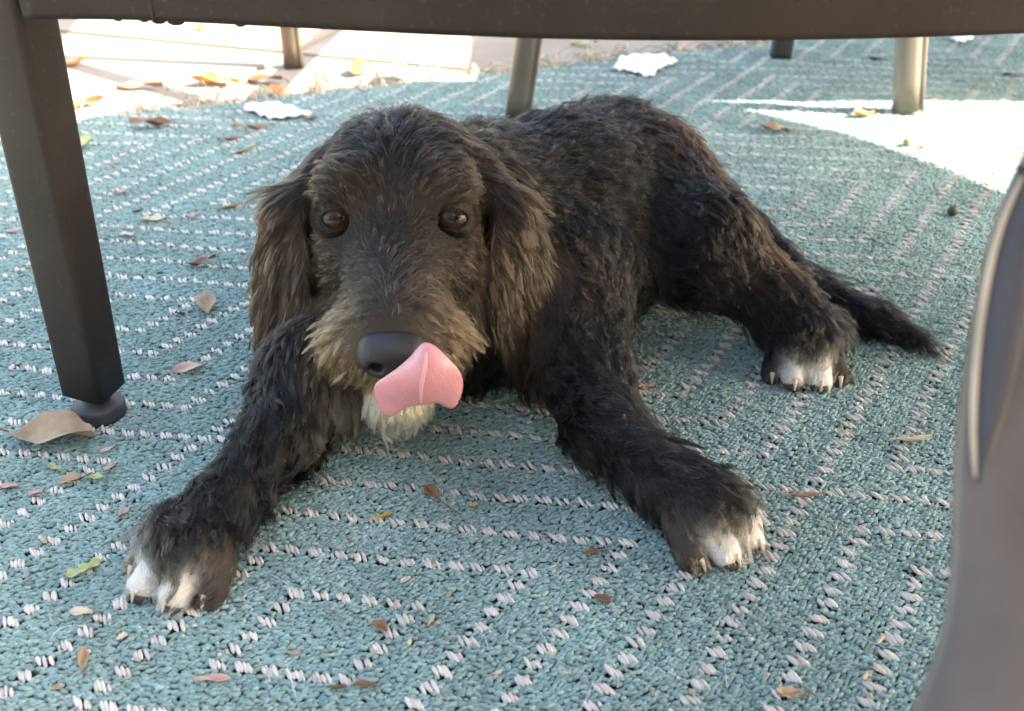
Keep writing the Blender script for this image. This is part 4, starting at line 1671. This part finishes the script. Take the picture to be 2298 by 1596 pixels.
leaf(822, 1543, 0.013, 0.005, 0, "brown", "short brown leaf bit beside a thin reddish one on the near rug", 0.4, "narrow", 0)
leaf(758, 1548, 0.011, 0.003, 0, "brown", "thin reddish leaf sliver beside the short brown leaf bit", 0.2, "narrow", 0)
leaf(853, 1412, 0.011, 0.008, -30, "brown", "small olive brown leaf on the rug between the front paws", 0.4, "oval", 0)
leaf(968, 1110, 0.016, 0.010, -50, "brown", "glossy dark brown leaf with long bent stalk under the dog's chin", 0.4, "oval", 1.6)
leaf(857, 1166, 0.016, 0.007, 35, "gold", "golden torn leaf strip between the dog's front legs", 0.3, "torn", 0)
leaf(1062, 1140, 0.008, 0.005, 0, "gold", "tiny golden chip right of the bent-stalk brown leaf", 0.3, "torn", 0)
leaf(910, 1308, 0.008, 0.004, 40, "pale", "tiny pale chip on a beige dash between the front paws", 0.3, "oval", 0)
leaf(1352, 1350, 0.012, 0.008, -35, "brown", "rust brown cupped leaf in front of the right-hand paw", 0.6, "oval", 0)
leaf(1330, 1245, 0.014, 0.005, 5, "brown", "thin reddish brown leaf near the right-hand front paw's toes", 0.3, "narrow", 0.2)
leaf(1772, 1562, 0.017, 0.010, 10, "tan", "folded tan leaf near the cut corner of the rug", 0.7, "torn", 0.3)
leaf(1450, 873, 0.014, 0.008, 10, "pink", "pale pinkish leaf bit between the forearm and the hind foot", 0.4, "torn", 0.1)
leaf(1886, 978, 0.016, 0.010, -60, "pale", "pale grey torn leaf below the hind foot", 0.4, "torn", 0)
leaf(2040, 993, 0.034, 0.0035, 3, "pale", "thin dry stem with a pale end right of the pale grey torn leaf", 0.1, "narrow", 0.1, name="dry_stalk_leaf")
leaf(1795, 1118, 0.030, 0.0022, 3, "tan", "straight tan pine needle lying right of the front paw", 0.05, "narrow", 0.1, name="pine_needle")
# left, beyond the leg
leaf(463, 693, 0.034, 0.021, -65, "tan", "folded tan leaf standing on the rug left of the dog's ear", 0.5, "oval", 0.15, fold=0.7)
leaf(424, 836, 0.027, 0.015, 12, "pink", "pale pink pointed leaf on the rug below the folded tan leaf", 0.3, "oval", 0.05)
leaf(452, 598, 0.033, 0.012, 5, "brown", "arched brown leaf on the rug level with the dog's eye", 1.0, "narrow", 0.1)
leaf(405, 709, 0.010, 0.006, 0, "dark", "black crumb-like leaf bit left of the folded tan leaf", 0.5, "torn", 0)
leaf(340, 285, 0.055, 0.026, 20, "brown", "large curled reddish brown leaf at the rug's fringe", 0.5, "lobed", 0.1, z=0.004)
leaf(545, 345, 0.036, 0.013, 5, "pale", "pale twisted leaf arching on the rug near the dog's crown", 1.2, "narrow", 0.1)
leaf(565, 292, 0.050, 0.012, 3, "tan", "long low tan leaf behind the twisted pale leaf", 0.2, "torn", 0.1)
leaf(515, 318, 0.030, 0.006, 25, "brown", "dark thin leaf between the twisted pale leaf and the brown curled one", 0.3, "narrow", 0.3)
leaf(182, 332, 0.040, 0.030, 60, "green", "green leaf peeking out from behind the bronze leg", 0.4, "oval", 0)
leaf(515, 470, 0.027, 0.007, 22, "tan", "split tan sliver on the rug beside the dog's left-hand ear", 0.3, "narrow", 0.1)
leaf(272, 437, 0.014, 0.009, 5, "pink", "rosy leaf bit alone on the rug right of the bronze leg", 0.4, "oval", 0)
leaf(345, 497, 0.026, 0.012, 20, "pale", "pale ragged leaf in the middle of the rug left of the dog", 0.4, "torn", 0.2)
leaf(432, 490, 0.017, 0.006, 5, "pink", "small flat pink leaf right of the pale ragged leaf", 0.2, "oval", 0)
leaf(310, 478, 0.012, 0.003, 25, "dark", "dark splinter left of the pale ragged leaf", 0.1, "narrow", 0)
leaf(285, 533, 0.020, 0.009, -25, "pale", "pale curled leaf below the pale ragged leaf", 0.4, "narrow", 0.1)
leaf(258, 372, 0.015, 0.005, 10, "pink", "thin pink leaf bit above the rosy leaf bit", 0.2, "oval", 0)
leaf(30, 525, 0.018, 0.009, 15, "pink", "pink leaf bit on the rug left of the bronze leg", 0.3, "torn", 0)
leaf(240, 690, 0.010, 0.009, 60, "orange", "orange leaf tip half hidden by the bronze leg", 0.4, "oval", 0)
# on the concrete
CZ = -0.0112
leaf(480, 192, 0.085, 0.035, 8, "orange", "long orange curled leaf on the sunlit concrete", 0.35, "lobed", 0.25, z=CZ, fold=0.6)
leaf(315, 202, 0.075, 0.020, 3, "tan", "serrated narrow leaf on the sunlit concrete left of the orange one", 0.25, "lobed", 0.1, z=CZ)
leaf(190, 240, 0.060, 0.018, 35, "brown", "upcurled brown leaf by the leg at the fringe of the rug", 0.5, "narrow", 0.1, z=CZ, tilt=30)
leaf(165, 150, 0.050, 0.025, 20, "orange", "small orange leaf cluster on the bright concrete by the leg", 0.8, "torn", 0.3, z=CZ)
leaf(445, 68, 0.040, 0.022, -20, "gold", "small yellow-green leaf far back on the bright concrete", 0.6, "torn", 0.2, z=CZ)
leaf(595, 187, 0.060, 0.030, -5, "brown", "brown folded leaf next to the slim chair leg's shadow", 0.3, "lobed", 0.15, z=CZ)
leaf(800, 165, 0.055, 0.030, 80, "brown", "upright pointed brown leaf on the concrete behind the dog's head", 0.5, "lobed", 0.3, z=CZ, tilt=55)
leaf(893, 178, 0.050, 0.045, 60, "bright", "bright lime green leaf standing at the fringe behind the dog's head", 0.6, "lobed", 0.1, z=CZ, tilt=60)
leaf(620, 215, 0.045, 0.028, 40, "orange", "crumpled orange brown leaf beside the crumpled paper at the fringe", 0.7, "torn", 0.1, z=CZ, tilt=35)
leaf(960, 190, 0.045, 0.020, -30, "orange", "rusty leaf caught in the fringe right of the lime green leaf", 0.6, "torn", 0.1, z=CZ, tilt=20)
leaf(1310, 103, 0.050, 0.018, 2, "green", "dark green leaf on the shaded concrete under the bowed rail", 0.2, "oval", 0.1, z=CZ)
leaf(700, 272, 0.020, 0.008, 10, "brown", "small brown leaf on the rug by the crumpled paper's corner", 0.4, "oval", 0)
# right, by the sun patch
leaf(1738, 296, 0.042, 0.022, -12, "tan", "grey-tan leaf lying across the edge of the sun patch", 0.3, "oval", 0.1)
leaf(1938, 262, 0.042, 0.018, 30, "orange", "orange leaf beside the bench's wide leg", 0.6, "oval", 0.5)
leaf(1968, 138, 0.030, 0.012, 0, "dark", "dark curled leaf on the shaded rug behind the bench leg", 0.5, "torn", 0.2)
leaf(2265, 172, 0.022, 0.009, 0, "dark", "small dark leaf on the shaded rug right of the bench leg", 0.4, "oval", 0.2)
leaf(2068, 334, 0.018, 0.007, 15, "green", "tiny green sprig in the sun patch beside the green berry", 0.5, "narrow", 0.4)


def berry(px, py, r, col, label):
    p = at(px, py, 0)
    bm = bmesh.new()
    bmesh.ops.create_icosphere(bm, subdivisions=3, radius=r)
    rr = random.Random(int(px))
    for v in bm.verts:
        n = v.co.normalized()
        v.co *= 1 + 0.04 * math.sin(n.x * 7 + n.y * 5 + rr.random() * 0.2)
        if n.z > 0.9:
            v.co.z -= r * 0.15 * (n.z - 0.9) / 0.1
        v.co += Vector((p.x, p.y, 0.0015 + r))
    m = noise_mat("berry_skin", col, tuple(c * 1.5 for c in col), 150, 0.55, 0.4, 400)
    o = bm_obj("berry", bm, m)
    tag(o, label, "berry")
    st, f = sweep([Vector((p.x, p.y, 0.0015 + 2 * r * 0.96)), Vector((p.x + r * 0.3, p.y, 0.0015 + 2.35 * r))], circle(r * 0.14, 6), Vector((0, 1, 0)))
    mesh_obj("stalk", st, f, leaf_mat("brown"), o)


berry(2135, 488, 0.0062, (0.035, 0.045, 0.022), "dark round berry on the teal rug near the blurred chair")
berry(2034, 332, 0.0062, (0.22, 0.24, 0.10), "pale green berry lying in the sun patch")


def paper(outline, label, z, seed):
    """crumpled paper napkin; outline in the picture, lying on the floor"""
    r = np.random.default_rng(seed)
    pts = [at(x, y, z) for x, y in outline]
    c = sum(pts, Vector()) / len(pts)
    rings, n = 7, len(pts)
    # densify the outline
    dens = []
    for i in range(n):
        a, b_ = pts[i], pts[(i + 1) % n]
        for k in range(4):
            dens.append(a.lerp(b_, k / 4))
    n = len(dens)
    verts, faces = [c + Vector((0, 0, 0.012))], []
    for k in range(1, rings + 1):
        t = k / rings
        for i, p in enumerate(dens):
            q = c.lerp(p, t)
            hgt = 0.006 * (1 - t) + 0.005 * abs(math.sin(i * 0.9 + k * 1.1 + seed)) + 0.004 * math.sin(i * 2.3 + seed * 2) * t + 0.003 * r.random()
            verts.append(Vector((q.x, q.y, z + 0.001 + max(0.0, hgt))))
    for i in range(n):
        faces.append((0, 1 + i, 1 + (i + 1) % n))
    for k in range(rings - 1):
        for i in range(n):
            a, b_ = 1 + k * n + i, 1 + k * n + (i + 1) % n
            faces.append((a, a + n, b_ + n, b_))
    o = mesh_obj("paper_napkin", verts, faces, M["paper"])
    sd = o.modifiers.new("thick", 'SOLIDIFY')
    sd.thickness = 0.0006
    ss = o.modifiers.new("sub", 'SUBSURF')
    ss.levels = ss.render_levels = 1
    tag(o, label, "napkin")


paper([(1372, 166), (1392, 134), (1440, 128), (1495, 130), (1522, 146), (1500, 154), (1480, 160), (1462, 182), (1425, 172), (1400, 164)], "crumpled white paper napkin on the rug's edge behind the dog's back", 0.0015, 3)
paper([(545, 250), (560, 242), (610, 236), (648, 244), (705, 266), (660, 270), (610, 276), (585, 266)], "flat torn lilac-white paper at the fringe left of the dog's crown", 0.0015, 5)
paper([(2130, 92), (2150, 84), (2185, 86), (2180, 98), (2150, 102)], "small white paper scrap on the shaded rug under the rail", 0.0015, 8)


# crumbs, grit and stray hairs scattered over the rug
def make_crumbs():
    n = 420
    verts, faces = [], []
    k = 0
    for _ in range(n):
        px, py = rng.random() * 2298, 230 + rng.random() ** 0.8 * 1366
        p = at(px, py, 0.0022)
        if not inside(rug_poly, np.array([[p.x, p.y]]))[0]:
            continue
        s = 0.0007 + 0.0013 * rng.random() ** 2
        st = rng.random() * 6.28
        base = len(verts)
        el = 1 + 2.5 * rng.random() ** 3
        for a in range(5):
            ang_ = st + a * 2 * math.pi / 5
            d = Vector((math.cos(ang_) * s * el, math.sin(ang_) * s, 0))
            d.rotate(Euler((0, 0, st * 3)))
            verts.append(p + d + Vector((0, 0, rng.random() * s)))
        verts.append(p + Vector((0, 0, s * 1.3)))
        for a in range(5):
            faces.append((base + a, base + (a + 1) % 5, base + 5))
    m = noise_mat("crumb", (0.30, 0.22, 0.13), (0.62, 0.56, 0.42), 90, 0.8, 0.0, 10)
    o = mesh_obj("crumbs", verts, faces, m, smooth=False)
    tag(o, "fine crumbs and leaf dust scattered over the teal rug", "crumbs", kind="stuff")


make_crumbs()


def make_lint():
    Ps, cs, rs = [], [], []
    for _ in range(46):
        px, py = rng.random() * 2200, 400 + rng.random() * 1190
        p = at(px, py, 0.003)
        if not inside(rug_poly, np.array([[p.x, p.y]]))[0]:
            continue
        a = rng.random() * 6.28
        L = 0.012 + 0.03 * rng.random()
        cv = rng.normal(0, 1.6)
        pts = []
        q = np.array([p.x, p.y])
        for k in range(8):
            pts.append([q[0], q[1], 0.0032 + 0.0015 * rng.random()])
            a += cv / 8
            q = q + np.array([math.cos(a), math.sin(a)]) * L / 8
        Ps.append(pts)
        cs.append([0.75, 0.8, 0.8])
        rs.append([0.00012] * 8)
    o = curves_obj("lint", np.array(Ps), np.array(rs), np.array(cs), strand_mat("lint", 0.6), None, "stuff")
    tag(o, "stray pale hairs and lint lying on the teal rug", "lint", kind="stuff")


make_lint()
